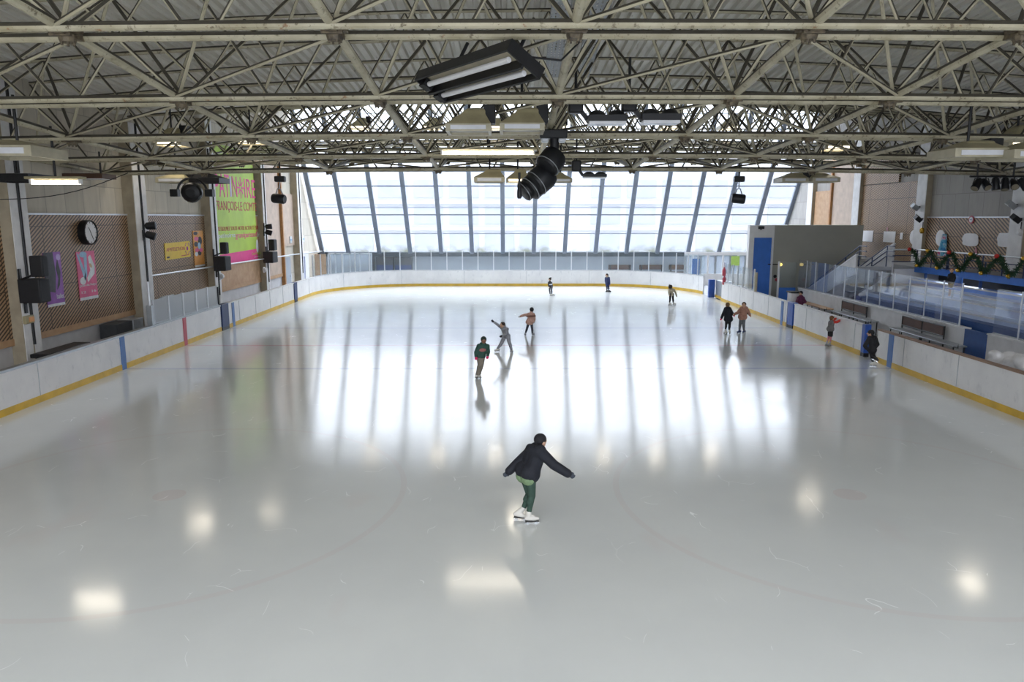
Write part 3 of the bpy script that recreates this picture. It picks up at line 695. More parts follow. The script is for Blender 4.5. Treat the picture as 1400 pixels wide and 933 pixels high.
for (x, y, r, lab) in ((1249.5, 324.5, .40, 'round white paper disc left of the right wall column'), (1286, 325.5, .42, 'round white paper disc half covered by the colourful scarf')):
    p = PX(x, y, PR - .03); tag(MB().lathe(p, (-1, 0, 0), [(0, r), (.02, r), (.05, r * .5)], 28).build('paper_disc', 'paper', loc=p), lab, 'paper')
for (x0, y0, x1, y1, lab) in ((1317, 318.5, 1337.5, 337.5, 'crumpled torn white paper below the small red sign'), (1365, 318, 1388, 339, 'crumpled round edged white paper at right beside the edge column')):
    a, b = onR(x0, y0, x1, y1); n = 22; poly = []
    cy, cz, ry, rz = (a.y + b.y) / 2, (a.z + b.z) / 2, abs(a.y - b.y) / 2, (a.z - b.z) / 2
    for i in range(n):
        an = 2 * math.pi * i / n; q = 1 / max(abs(math.cos(an)), abs(math.sin(an))) ** .65; rr = q * random.uniform(.93, 1.03)
        poly.append((PR - .04 - random.random() * .02, cy + ry * rr * math.cos(an), cz + rz * rr * math.sin(an)))
    tag(MB().prism(poly, (.02, 0, 0)).build('torn_paper', 'paper', loc=(PR - .03, cy, cz - rz), smooth=False), lab, 'paper')
def m_scarf():
    m, nt, b = nodes('patterned cloth')
    c = ramp(nt, noise(nt, 3.5, 2), [(.35, (.05, .2, .5)), (.48, (.15, .55, .75)), (.56, (.75, .75, .85)), (.66, (.75, .12, .32))]); nt.links.new(c, b.inputs['Base Color']); b.inputs['Roughness'].default_value = .8; return m
M['scarf'] = m_scarf()
a, b = PX(1291, 320, PR - .1), PX(1293, 352, PR - .1); mb = MB(); n = 10
rows = []
for i in range(9):
    t_ = i / 8; wd = lerp(.12, .42, t_); rows.append([(PR - .09 - .05 * math.sin(j * 1.9 + i * .3), a.y - wd * (j / n - .5) * 2 - .2 * t_ * 0, lerp(a.z, b.z, t_)) for j in range(n + 1)])
mb.add([p for r_ in rows for p in r_], [(i * 11 + j, i * 11 + j + 1, (i + 1) * 11 + j + 1, (i + 1) * 11 + j) for i in range(8) for j in range(n)])
o = tag(mb.build('hanging_scarf', 'scarf', loc=(PR - .1, a.y, b.z)), 'colourful blue and pink cloth hanging over the round paper', 'cloth'); sm = o.modifiers.new('t', 'SOLIDIFY'); sm.thickness = .02
a, b = PX(1333, 338, PR - .1), PX(1330, 356, PR - .1)
mb = MB(); mb.prism([(PR - .06, a.y, a.z), (PR - .05, a.y + .28, b.z), (PR - .08, a.y, b.z - .05), (PR - .05, a.y - .25, b.z + .05)], (.02, 0, 0))
tag(mb.build('pink_cloth', mat('dusty pink cloth', (.50, .22, .25), .8), loc=(PR - .06, a.y, b.z), smooth=False), 'dusty pink pointed cloth hanging below the torn white paper', 'cloth')
p = PX(1328.5, 300.5, PR - .03); t = thing('round_sign', p, 'small white dial in red surround on the right wall', 'sign')
MB().lathe(p, (-1, 0, 0), [(0, .2), (.03, .2)], 8).build('red_plate', 'red_line', t); MB().lathe(p + Vector((-.03, 0, 0)), (-1, 0, 0), [(0, .13), (.01, .13)], 20).build('dial', 'paper', t); MB().box(p + Vector((-.045, 0, 0)), (.01, .14, .03)).build('pointer', 'blue_line', t)
# floodlights on right columns
def wall_flood(x, y, X, lab, m='dark', up=1):
    p = PX(x, y, X); t = thing('wall_floodlight', p, lab, 'floodlight'); q = p + Vector((-.3 * sgn(X), -.05, 0)); rot = Matrix.Rotation(R(35 * sgn(X)), 3, 'Y') @ Matrix.Rotation(R(20), 3, 'X')
    MB().box(q, (.34, .40, .24), rot).build('housing', m, t, bevel=.02); MB().box(q + rot @ Vector((-.02 * sgn(X), 0, -.125)), (.28, .34, .012), rot).build('lens', 'lens', t); MB().bar(p, q, .06, .06).build('bracket', 'dark', t)
wall_flood(1258, 283, 22.3, 'pale floodlight high on the middle right column', 'steel'); wall_flood(1262, 299, 22.3, 'black floodlight on the middle right column, below the pale one')
wall_flood(1391, 280, 22.3, 'pale floodlight high on the right edge column', 'steel'); wall_flood(1397, 299, 22.3, 'black floodlight low on the right edge column')
for x, y, m, lab in ((1261, 315.5, 'gold', 'small round yellow button lamp on middle right column'), (1395, 318, 'white', 'small white box lamp on the right edge column')):
    p = PX(x, y, 22.28); t = thing('button_lamp', p, lab, 'lamp'); MB().lathe(p, (-1, 0, 0), [(-.02, .16), (.06, .16), (.12, .08)], 16).build('cover', m, t); MB().tube([p + Vector((0, 0, .1)), p + Vector((0, 0, .45))], .02).build('conduit', 'dark', t)
# benches in the right corridor
def rbench(y0, y1, lab, back=True):
    t = thing('players_bench', (16.5, (y0 + y1) / 2, 0), lab, 'bench')
    MB().b2((16.3, y0, .60), (16.8, y1, .65)).build('seat', 'steel' if back else 'wood', t, bevel=.01)
    if back:
        for i in range(2):
            a, b = lerp(y0 + (y1 - y0) * .35, y1, i / 2), lerp(y0 + (y1 - y0) * .35, y1, (i + 1) / 2); MB().b2((16.86, a + .05, .78), (16.9, b - .05, 1.14)).build('backrest', 'brown_dark', t, bevel=.01)
        yb = y0 + (y1 - y0) * .35
        mb = MB()
        for y in (yb, (yb + y1) / 2, y1): mb.tube([(16.88, y, 0), (16.88, y, 1.16)], .03)
        mb.tube([(16.88, yb, 1.14), (16.88, y1, 1.14)], .03); mb.tube([(16.88, yb, .75), (16.88, y1, .75)], .03); mb.build('back_frame', 'dark', t)
    for y in (y0 + .1, (y0 + y1) / 2, y1 - .1):
        for x in (16.35, 16.75): MB().tube([(x, y, 0), (x, y, .60)], .025).build('leg', 'dark', t)
    MB().tube([(16.3, y0, .63), (16.3, y0 - .25, .63), (16.3, y0 - .25, .78)], .025).build('end_bar', 'dark', t)
rbench(26.4, 31.1, 'steel bench with brown backrest near the deep blue gate'); rbench(32.9, 36.9, 'steel bench with brown backrest farther along the low wall'); rbench(37.6, 41.0, 'long backless bench beside the low wall behind the white bin', False)
# white cloth heap at the right edge
t = thing('cloth_heap', (14.7, 20.6, 0), 'heap of crumpled white quilted cloth behind right board', 'cloth')
mb = MB()
for i in range(34):
    a = random.uniform(0, 6.28); mb.ball((14.75 + random.uniform(-.35, .35), 20.75 + random.uniform(-.75, .75), .85 + random.uniform(-.2, .42)), random.uniform(.14, .26), 10, 7, (1, random.uniform(.8, 1.6), .8))
for i in range(10): mb.cap((14.4, 19.9 + .17 * i, 1.0), (15.1, 19.95 + .18 * i, 1.25), .09, .10)
mb.build('quilt', 'tarp', t, mod=.035)
MB().b2((14.2, 19.6, .55), (15.2, 21.9, .62)).build('trolley_deck', 'navy_rail', t, bevel=.01)
for x in (14.25, 15.15):
    for y in (19.7, 21.8): MB().tube([(x, y, 0), (x, y, .56)], .03).build('leg', 'navy_rail', t)
MB().tube([(14.3, 19.6, .6), (14.3, 19.35, 1.2), (15.1, 19.35, 1.2), (15.1, 19.6, .6)], .03).build('push_bar', 'navy_rail', t)
# small white stair by the tiers
t = thing('white_steps', (18.5, 22.5, 0), 'white railed steps up the tiers near the right edge', 'steps')
for i in range(5): MB().b2((17.6 + i * .6, 22.2, -.02 + .3 * i), (18.2 + i * .6, 23.6, .42 + .42 * i)).build('step', 'white', t, smooth=False)
for y in (22.1, 23.7): MB().bar((17.5, y, .9), (20.4, y, 2.75), .08, .10).build('handrail', 'white', t); MB().tube([(17.6, y, 0), (17.6, y, .95)], .04).build('newel', 'white', t)
# blue chair on the tiers
p0 = PX(1289, 403, 18.6); t = thing('stacking_chair', (18.95, p0.y, 1.9), 'blue chair with metal legs on the pale tiers beside the standing child', 'chair')
cx, cy, cz = 19.0, p0.y, 1.9
MB().box((cx, cy, cz + .42), (.46, .62, .05)).build('seat', 'blue_door', t, bevel=.02); MB().box((cx + .2, cy, cz + .72), (.05, .62, .42)).build('backrest', 'blue_door', t, bevel=.02)
for dx in (-.18, .2):
    for dy in (-.27, .27): MB().tube([(cx + dx, cy + dy, cz), (cx + dx, cy + dy, cz + (.42 if dx < 0 else .9))], .018).build('leg', 'steel', t)

# ------------------------------------------------------------------ left wall items
def clock():
    p = PX(116, 318, -15.98); t = thing('wall_clock', p, 'round white clock with black case on the left wall', 'clock'); x = Vector((1, 0, 0))
    MB().lathe(p, x, [(-.02, .46), (.24, .46), (.26, .43), (.2, .40)], 40).build('case', 'dark', t)
    MB().lathe(p + x * .19, x, [(0, .41), (.02, .41)], 40).build('dial', 'paper', t)
    for i in range(12):
        a = i * math.pi / 6; q = p + x * .215 + Vector((0, math.sin(a) * .34, math.cos(a) * .34)); MB().bar(q, q + Vector((0, math.sin(a) * .05, math.cos(a) * .05)), .02, .01, (1, 0, 0)).build('hour_mark', 'dark', t)
    for a, l in ((2.65, .30), (5.75, .22)): MB().bar(p + x * .225, p + x * .225 + Vector((0, math.sin(a) * l, math.cos(a) * l)), .022, .01, (1, 0, 0)).build('hand', 'dark', t)
clock()
UXL, UYL = (0, 1, 0), (0, 0, 1)
def poster(name, y0, y1, z0, z1, m, lab, cat='poster', X=-15.99, tilt=0):
    t = thing(name, (X, y0, z0), lab, cat); mb = MB()
    mb.prism([(X, y0, z0), (X, y1, z0 + tilt), (X, y1, z1 + tilt), (X, y0, z1)], (.02, 0, 0)); mb.build('sheet', m, t, smooth=False); return t
def blob(t, m, X, pts, name='printed_shape'):
    MB().prism([(X, y, z) for y, z in pts], (.004, 0, 0)).build(name, m, t, smooth=False)
def ellip(cy, cz, a, b, n=18, rot=0): return [(cy + a * math.cos(i * 6.2832 / n) * math.cos(rot) - b * math.sin(i * 6.2832 / n) * math.sin(rot), cz + a * math.cos(i * 6.2832 / n) * math.sin(rot) + b * math.sin(i * 6.2832 / n) * math.cos(rot)) for i in range(n)]
M['purple'] = mat('purple print', (.22, .06, .36), .5, 0, .25, 2, (.36, .14, .52)); M['charcoal'] = mat('charcoal print', (.035, .035, .05), .5, 0, .3, 5); M['lilac'] = mat('lilac print', (.55, .40, .75), .5)
M['pink'] = mat('pink print', (.80, .14, .30), .5, 0, .08); M['sky'] = mat('pale blue print', (.35, .58, .80), .5, 0, .15, 4); M['ice_white'] = mat('white print', (.80, .83, .86), .5); M['tan'] = mat('tan print', (.60, .40, .22), .5)
a, b = PX(57, 346, -16), PX(81, 346, -16); zt = a.z; zb = PX(64, 421, -16).z; y0, y1 = a.y, b.y
t = poster('poster', y0, y1, zb, zt, 'purple', 'purple and charcoal poster half hidden by the speaker boxes'); X = -15.97; w = y1 - y0; h = zt - zb
blob(t, 'charcoal', X, [(y0, zb + .3 * h), (y0 + .5 * w, zb + .25 * h), (y0 + .62 * w, zb + .6 * h), (y0 + .55 * w, zt), (y0, zt)])
blob(t, 'charcoal', X, [(y0 + .62 * w, zb + .3 * h), (y0 + .8 * w, zb + .38 * h), (y0 + .9 * w, zb + .62 * h), (y0 + .78 * w, zb + .88 * h), (y0 + .66 * w, zb + .7 * h), (y0 + .74 * w, zb + .5 * h)])
blob(t, 'lilac', X, ellip(y0 + .85 * w, zb + .9 * h, .13 * w, .06 * h)); blob(t, 'ice_white', X, [(y0, zb), (y1, zb), (y1, zb + .05 * h), (y0, zb + .05 * h)])
lettering('ballet', 'ice_white', t, (X, y0 + .55 * w, zb + .13 * h), UXL, UYL, .42 * w, .09 * h)
a, b = PX(102.5, 345, -16), PX(127.5, 343, -16); zt = a.z; zb = PX(108, 412, -16).z; y0, y1 = a.y, b.y; w = y1 - y0; h = zt - zb
t = poster('poster', y0, y1, zb, zt, 'pink', 'pink poster with pale blue skater legs below the clock', tilt=.01)
blob(t, 'sky', X, ellip(y0 + .36 * w, zt - .06 * h, .2 * w, .06 * h)); blob(t, 'sky', X, [(y0 + .02 * w, zt - .02 * h), (y0 + .12 * w, zt - .05 * h), (y0 + .42 * w, zb + .55 * h), (y0 + .42 * w, zb + .4 * h), (y0 + .3 * w, zb + .45 * h)])
blob(t, 'sky', X, [(y0 + .38 * w, zt - .1 * h), (y0 + .55 * w, zt - .1 * h), (y0 + .48 * w, zb + .5 * h), (y0 + .36 * w, zb + .38 * h)]); blob(t, 'ice_white', X, [(y0 + .62 * w, zt - .12 * h), (y0 + .75 * w, zt - .08 * h), (y0 + .95 * w, zb + .68 * h), (y0 + .9 * w, zb + .52 * h), (y0 + .5 * w, zb + .36 * h), (y0 + .48 * w, zb + .45 * h), (y0 + .68 * w, zb + .6 * h)])
blob(t, 'tan', X + .003, ellip(y0 + .72 * w, zb + .7 * h, .09 * w, .035 * h, 12, -.8)); blob(t, 'ice_white', X, ellip(y0 + .24 * w, zb + .4 * h, .16 * w, .08 * h)); blob(t, 'ice_white', X, [(y0, zb), (y1, zb), (y1, zb + .06 * h), (y0, zb + .06 * h)])
lettering('Jardin des Neiges', 'ice_white', t, (X, y0 + .05 * w, zb + .27 * h), UXL, UYL, .9 * w, .06 * h); lettering('12   16', 'ice_white', t, (X, y0 + .1 * w, zb + .14 * h), UXL, UYL, .8 * w, .05 * h)
M['sun'] = mat('yellow print', (.85, .58, .03), .5, 0, .05); M['crimson'] = mat('crimson print', (.55, .06, .06), .5); M['violet'] = mat('violet print', (.38, .02, .32), .5); M['orange'] = mat('orange print', (.80, .36, .08), .5, 0, .1, 3)
a, b = PX(224, 333, -16), PX(258.5, 331.5, -16); zt = a.z; zb = PX(226, 356, -16).z; y0, y1 = a.y, b.y; w = y1 - y0; h = zt - zb
t = poster('banner', y0, y1, zb, zt, 'sun', 'yellow landscape banner with red and purple lettering on left wall', 'banner', tilt=.03)
lettering('AFMTELETHON', 'crimson', t, (X, y0 + .05 * w, zb + .5 * h), UXL, UYL, .72 * w, .22 * h)
blob(t, 'violet', X, ellip(y0 + .88 * w, zb + .58 * h, .035 * w, .13 * h)); 
for an in (.6, 1.0, 2.1, 2.5, 3.7, 4.1, 5.2, 5.6): 
    q = Vector((X + .004, y0 + .88 * w + .08 * w * math.cos(an), zb + .58 * h + .3 * h * math.sin(an))); MB().bar(q, q + Vector((0, .03 * w * math.cos(an), .1 * h * math.sin(an))), .05, .006, (1, 0, 0)).build('printed_ray', 'violet', t)
blob(t, 'charcoal', X, [(y0 + .05 * w, zb + .1 * h), (y0 + .15 * w, zb + .1 * h), (y0 + .15 * w, zb + .2 * h), (y0 + .05 * w, zb + .2 * h)], 'printed_block'); blob(t, 'crimson', X, [(y0 + .62 * w, zb + .13 * h), (y0 + .93 * w, zb + .15 * h), (y0 + .93 * w, zb + .2 * h), (y0 + .62 * w, zb + .18 * h)], 'printed_block')
a, b = PX(262.5, 316, -16), PX(276, 314, -16); zt = a.z; zb = PX(264, 366, -16).z; y0, y1 = a.y, b.y; w = y1 - y0; h = zt - zb
t = poster('poster', y0, y1, zb, zt, 'orange', 'narrow orange poster with dark and red figures beside column', tilt=.0)
for (u, v, r1, r2, m) in ((.25, .93, .2, .05, 'charcoal'), (.3, .78, .22, .06, 'pink'), (.65, .72, .2, .12, 'charcoal'), (.25, .63, .2, .07, 'charcoal'), (.55, .58, .15, .1, 'sky'), (.3, .47, .2, .06, 'pink'), (.7, .46, .18, .06, 'pink'), (.55, .38, .18, .07, 'charcoal'), (.22, .36, .16, .06, 'ice_white'), (.5, .95, .1, .03, 'tan')): blob(t, m, X + random.random() * .004, ellip(y0 + u * w, zb + v * h, r1 * w, r2 * h, 12))
blob(t, 'ice_white', X, [(y0, zb), (y1, zb), (y1, zb + .05 * h), (y0, zb + .05 * h)])
# the great green banner
M['lime'] = mat('lime print', (.46, .66, .07), .5, 0, .08, 1); M['hot'] = mat('hot pink print', (.80, .05, .28), .5, 0, .05)
y0, y1, zb, zt = 39.75, 46.6, 2.72, 9.3; w, h = y1 - y0, zt - zb; XB = -15.97
t = poster('banner', y0, y1, zb, zt, 'lime', 'huge lime green and pink rink banner filling a left wall bay', 'banner', XB); X = XB + .025
def zrow(xl, yl): return PX(xl, yl, -15.95).z
blob(t, 'hot', X - .002, [(y0, zb), (y1, zb), (y1, zrow(353, 340)), (y0, zrow(300, 349))], 'pink_band')
Z1, Z0 = zrow(330, 244), zrow(330, 270)
def tl(s, y0_, y1_, za, zb_, m): lettering(s, m, t, (X, y0_, za), UXL, UYL, y1_ - y0_, zb_ - za)
yy = lambda px: PX(px, 258, -15.95).y
tl('P', 40.2, yy(299.3), Z0 - .1, Z1 + .1, 'hot'); tl('AT', yy(299.5), yy(313.5), Z0 - .05, Z1 + .1, 'hot'); tl('I', yy(314.3), yy(316), Z0, Z1, 'lilac'); tl('N', yy(317.5), yy(324), Z0, Z1 + .05, 'hot'); tl('IRE', yy(334), yy(348.5), Z0, Z1, 'hot')
cy, cz = yy(329), (Z0 + Z1) / 2
for k in range(8):
    a = k * math.pi / 4; d = Vector((0, math.cos(a), math.sin(a))); MB().bar(Vector((X, cy, cz)) + d * .12, Vector((X, cy, cz)) + d * (.62 if k % 2 == 0 else .5), .10, .008, (1, 0, 0)).build('snowflake_arm', 'hot', t)
tl('FRANÇOIS-LE COMTE', 40.35, yy(349), zrow(325, 291), zrow(325, 276), 'crimson')
tl('RETROUVEZ TOUTE NOTRE ACTUALITÉ SUR', 40.45, yy(350), zrow(325, 315), zrow(325, 308), 'crimson')
tl('patinoires', 40.5, yy(317.5), zrow(310, 327), zrow(310, 319), 'ice_white'); tl('grandparissud', yy(318), yy(347), zrow(335, 327), zrow(335, 317.5), 'hot'); tl('.fr', yy(347.5), yy(351), zrow(349, 324), zrow(349, 318), 'ice_white')
blob(t, 'ice_white', X + .004, ellip(yy(347), zrow(347, 337), .22, .42), 'logo_drop'); tl('Grand Paris Sud', yy(339), yy(352), zrow(345, 349), zrow(345, 345), 'lime'); tl('agglomération', yy(342), yy(350), zrow(345, 353), zrow(345, 351), 'ice_white')
# loudspeakers
def speaker_pair(xa, xb, ya, yb, xc, xd, yc, yd, X, yc0, which):
    for (x0, x1, z0p, z1p, nm, q) in ((xa, xb, ya, yb, 'upper smaller', 0), (xc, xd, yc, yd, 'lower larger', 1)):
        Y = yc0; xm = lerp(x0, x1, .64); a, b = P(x0, z1p, Y), P(xm, z0p, Y); dp = Y * ((697 - xm) / (697 - x1) - 1); cx = (a.x + b.x) / 2
        t = thing('loudspeaker', (cx, Y, a.z), nm + ' black loudspeaker box ' + which, 'loudspeaker')
        MB().b2((a.x, Y, a.z), (b.x, Y + dp, b.z)).build('cabinet', 'black', t, bevel=.03)
        MB().b2((b.x - .01, Y + .03, a.z + .03), (b.x + .025, Y + dp - .03, b.z - .03)).build('grille', 'grille', t, bevel=.01)
        MB().tube([(a.x + .1, Y + dp * .5, a.z + .1), (-15.62, Y + dp * .5, a.z - .12)], .035).build('bracket', 'dark', t); MB().box((-15.6, Y + dp * .5, a.z - .05), (.06, .1, .6)).build('wall_plate', 'dark', t)
speaker_pair(41.5, 64, 350, 379, 26.5, 67, 382, 415, -15.6, 23.2, 'on the nearest left column')
speaker_pair(301, 312, 331.5, 347.5, 292, 315, 351, 371, -15.6, 38.6, 'on the left column beside the green banner')
speaker_pair(367, 378, 327.5, 343, 360, 379, 344.5, 360, -15.6, 46.9, 'on the left column right of the green banner')
for (x, y, l) in ((196, 309, 'upper black spotlight of two on second left column'), (196, 322, 'lower black spotlight of two on second left column'), (361, 310, 'upper black spotlight of two on column right of banner'), (361, 318, 'lower black spotlight of two on column right of banner')):
    p = PX(x, y, -15.62); t = thing('column_spotlight', p, l, 'spotlight'); d = Vector((.75, .2, -.25 if 'lower' in l else .05)).normalized(); q = p + Vector((.25, .1, 0))
    MB().lathe(q, d, [(-.2, .10), (-.15, .15), (.2, .17), (.22, .14)], 16).build('can', 'dark', t); MB().bar(p, q, .05, .05).build('bracket', 'dark', t); MB().box(p, (.04, .14, .45)).build('wall_plate', 'dark', t)
p = PX(39, 437, -15.6); t = thing('switch_box', p, 'small beige switch box with orange insert on the nearest left column', 'switch'); MB().box(p, (.12, .42, .26)).build('box', 'beige', t, bevel=.01); MB().box(p + Vector((.06, .06, 0)), (.04, .24, .16)).build('insert', mat('orange plastic', (.75, .35, .12), .4), t)
for x, y, l in ((361, 369, 'small white fitting on column below loudspeakers right of banner'), (302, 378, 'small white fitting on column left of banner')):
    p = PX(x, y, -15.6); t = thing('wall_fitting', p, l, 'fitting'); MB().lathe(p, (1, 0, 0), [(-.05, .14), (.1, .14), (.16, .08)], 14).build('cover', 'white', t); MB().box(p, (.03, .3, .36)).build('plate', 'column', t)
for x, y, X, l in ((397, 328, -16.0, 'pale small box on the pale panel near the grey door'), (414, 327, -16.05, 'pale small box on the grey wall beside the window edge')):
    p = PX(x, y, X); t = thing('wall_box', p, l, 'box'); MB().box(p, (.12, .5, .5)).build('case', 'alu', t, bevel=.02); MB().box(p + Vector((.06, 0, 0)), (.03, .36, .12)).build('label_strip', 'sky', t)
# long white pipe
pp = [PX(202, 378, -15.7), PX(296, 364, -15.7), PX(355, 355, -15.7), PX(400, 348.5, -15.7), PX(444, 343, -15.7)]
t = tag(MB().tube(pp, .045).build('wall_pipe', 'alu', loc=pp[0]), 'thin pale pipe running along the left wall to the window', 'pipe')
# cable above the left lamp
a, b = P(-10, 273, 22), P(175, 236.5, 24.5); tag(MB().tube([a.lerp(b, i / 10) - Vector((0, 0, .25 * math.sin(math.pi * i / 10))) for i in range(11)], .014, 6).build('slack_cable', 'dark', loc=a), 'thin dark slack cable under the roof at left', 'cable')
# left corridor
t = thing('black_cabinet', (-15.6, 28.9, 0), 'dark cabinet with grey end against the left wall', 'cabinet')
MB().b2((-15.98, 28.2, 0), (-15.3, 29.4, 1.2)).build('carcass', 'hollow', t, bevel=.02); MB().b2((-15.98, 29.4, 0), (-15.25, 30.2, 1.22)).build('end_panel', 'steel', t, bevel=.01)
t = thing('corridor_bench', (-15.1, 24.3, 0), 'dark low bench behind the near left board', 'bench'); MB().b2((-15.4, 23.1, .85), (-14.8, 25.5, .98)).build('seat', 'dark', t, bevel=.02)
for y in (23.3, 25.2): MB().b2((-15.35, y, 0), (-14.9, y + .1, .85)).build('leg', 'dark', t)
d = thing('door_3', (-16, 53, 0), 'narrow grey door on the left wall near the window', 'door'); struct(d)
MB().b2((LW, 52.2, 0), (LW + .1, 53.7, 2.5)).build('door_leaf', 'blue_grey', d, smooth=False); MB().b2((LW, 52.05, 0), (LW + .14, 52.2, 2.6)).build('door_frame', 'steel', d, smooth=False); MB().box((LW + .12, 53.5, 1.1), (.08, .12, .04)).build('door_handle', 'alu', d)
d = thing('door_4', (-16, 57, 0), 'blue door in white frame at the far left', 'door'); struct(d)
MB().b2((LW, 56.3, 0), (LW + .1, 57.2, 2.35)).build('door_leaf', 'blue_door', d, smooth=False); mb = MB(); mb.b2((LW, 55.75, 0), (LW + .2, 56.3, 2.7)); mb.b2((LW, 57.2, 0), (LW + .2, 58.2, 2.7)); mb.b2((LW, 56.3, 2.35), (LW + .2, 57.2, 2.7)); mb.build('door_frame', 'white', d, smooth=False)
t = thing('brown_partition', (-15, 60, 0), 'small brown wood screen beside the far left glass doors', 'partition'); MB().b2((-16, 60.3, .4), (-15.1, 60.4, 2.35)).build('screen', 'wood', t, smooth=False); MB().b2((-16, 60.25, 0), (-15.1, 60.45, .4)).build('plinth', 'alu', t)
# far wall fittings seen through the shields
t = thing('glass_lobby', (-13.5, 60.6, 0), 'pale framed glass doors in the far left corner', 'door')
for x in (-15.0, -14.4, -13.8, -13.2, -12.4, -11.6, -11.45): MB().b2((x, 60.5, 0), (x + .09, 60.6, 2.45)).build('upright', 'alu', t, smooth=False)
MB().b2((-15.0, 60.5, 2.35), (-11.4, 60.6, 2.45)).build('head_rail', 'alu', t, smooth=False); MB().b2((-15.0, 60.54, .1), (-11.4, 60.56, 2.35)).build('pane', 'shield_hazy', t, smooth=False)
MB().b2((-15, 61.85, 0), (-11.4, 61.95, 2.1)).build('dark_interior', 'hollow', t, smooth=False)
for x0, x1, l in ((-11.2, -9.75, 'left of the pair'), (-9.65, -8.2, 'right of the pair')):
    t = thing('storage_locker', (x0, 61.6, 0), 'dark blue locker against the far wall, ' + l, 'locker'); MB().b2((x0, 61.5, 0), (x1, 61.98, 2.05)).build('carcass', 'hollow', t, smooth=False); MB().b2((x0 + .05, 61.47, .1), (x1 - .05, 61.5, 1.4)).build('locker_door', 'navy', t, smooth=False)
for x0, x1, l in ((8.3, 10.2, 'left'), (10.9, 12.9, 'middle'), (13.4, 15.4, 'right')):
    t = thing('wall_bench', ((x0 + x1) / 2, 61.5, 0), 'brown bench at the foot of the far wall, ' + l + ' of three', 'bench'); MB().b2((x0, 61.3, .78), (x1, 61.7, .84)).build('seat', 'brown_dark', t); MB().b2((x0, 61.72, 1.0), (x1, 61.76, 1.4)).build('backrest', 'brown_dark', t)
    for x in (x0 + .1, x1 - .15): MB().b2((x, 61.35, 0), (x + .05, 61.75, 1.4)).build('leg', 'dark', t)

# ------------------------------------------------------------------ fixtures in the roof
def lamp_light(name, p, sx, sy, e, parent, col=(1, .90, .76), down=True):
    l = bpy.data.lights.new(name, 'AREA'); l.shape = 'RECTANGLE'; l.size = sx; l.size_y = sy; l.energy = e; l.color = col
    o = bpy.data.objects.new(name, l); C.objects.link(o); o.parent = parent; o.location = Vector(p) - W0[parent.name]; return o
LIT = 22
def hood(cx, Y, z0, w, h, lab, on=False, side=1, m='beige', ballast=True):
    """bell shaped hood over a rectangular lens, lens edge at z0"""
    t = thing('hood_floodlight', (cx, Y, z0), lab, 'floodlight'); d = w * .95; n = 12; rings = []
    for i in range(n + 1):
        u = i / n; k = 1 - .78 * u if u < .62 else max(.04, .516 * math.sqrt(max(0, 1 - ((u - .62) / .38) ** 2)))
        rings.append((u, k))
    mb = MB(); vs = []
    for u, k in rings:
        z = z0 + .16 * w + (h - .16 * w) * u; hw, hd = w / 2 * k, d / 2 * k; c = cx + side * w * .17 * u
        vs += [(c - hw, Y - hd, z), (c + hw, Y - hd, z), (c + hw, Y + hd, z), (c - hw, Y + hd, z)]
    fs = [(3, 2, 1, 0), tuple(4 * n + j for j in range(4))] + [(4 * i + j, 4 * i + (j + 1) % 4, 4 * i + 4 + (j + 1) % 4, 4 * i + 4 + j) for i in range(n) for j in range(4)]
    mb.add(vs, fs); mb.build('hood', m, t)
    mb = MB(); e = .07 * w
    for a, b in (((cx - w / 2, Y - d / 2), (cx + w / 2, Y - d / 2 + e)), ((cx - w / 2, Y + d / 2 - e), (cx + w / 2, Y + d / 2)), ((cx - w / 2, Y - d / 2 + e), (cx - w / 2 + e, Y + d / 2 - e)), ((cx + w / 2 - e, Y - d / 2 + e), (cx + w / 2, Y + d / 2 - e))): mb.b2((*a, z0), (*b, z0 + .16 * w))
    mb.build('rim', m if m != 'beige' else 'rim', t, smooth=False)
    MB().b2((cx - w / 2 + e, Y - d / 2 + e, z0 + .06 * w), (cx + w / 2 - e, Y + d / 2 - e, z0 + .08 * w)).build('lens', 'lens_on' if on else 'lens', t, smooth=False)
    if m == 'beige': MB().b2((cx - w * .39, Y - d / 2 - .012, z0 + .035 * w), (cx + w * .39, Y - d / 2, z0 + .125 * w)).build('front_glass', 'lens_on' if on else 'lens', t, smooth=False)
    if ballast: MB().b2((cx + side * w * .45 - .12 * w, Y - .2, z0 + .35 * h), (cx + side * w * .45 + .14 * w, Y + .2, z0 + h * 1.08)).build('ballast_box', 'dark', t, bevel=.02)
    strut('hanger', (cx, Y, z0 + h * .9), (cx, Y, z0 + h + 1.0), .034, t, 'dark')
    if on: lamp_light('lamp_light', (cx, Y, z0 - .02), w * .8, d * .8, LIT, t)
    return t
def hood_px(x0, x1, yt, yb, Y, lab, **k):
    a, b = P(x0, yb, Y), P(x1, yt, Y); return hood((a.x + b.x) / 2, Y + .5, a.z, b.x - a.x, b.z - a.z, lab, **k)
hood_px(609, 671, 143, 179, 17.6, 'olive bell hood floodlight, left of the two below the black batten light')
hood_px(683, 745, 142, 178, 17.6, 'olive bell hood floodlight, right of the two below the black batten light')
hood_px(648, 690, 229, 249, 26.6, 'olive bell hood floodlight with lit lens left of the black hanging fixture', on=False, ballast=False)
hood_px(692, 724, 229, 249, 27.2, 'olive bell hood floodlight with lit lens touching the black hanging fixture', on=True, ballast=False)
hood_px(752, 783, 234, 249, 28.5, 'olive bell hood floodlight behind the black hanging fixture on its right', side=-1, ballast=False)
hood_px(214, 254, 235, 250, 31.5, 'olive hood above the black yoke projector, left of the pair', side=1); hood_px(260, 300, 235, 250, 31.8, 'black hood above the yoke projector, right of the pair', m='dark', side=-1)
hood_px(1069, 1106, 235, 249, 31.5, 'olive hood under the roof at right before the window, left one', side=1); hood_px(1110, 1149, 235, 249, 31.5, 'olive hood under the roof at right before the window, right one', side=-1)
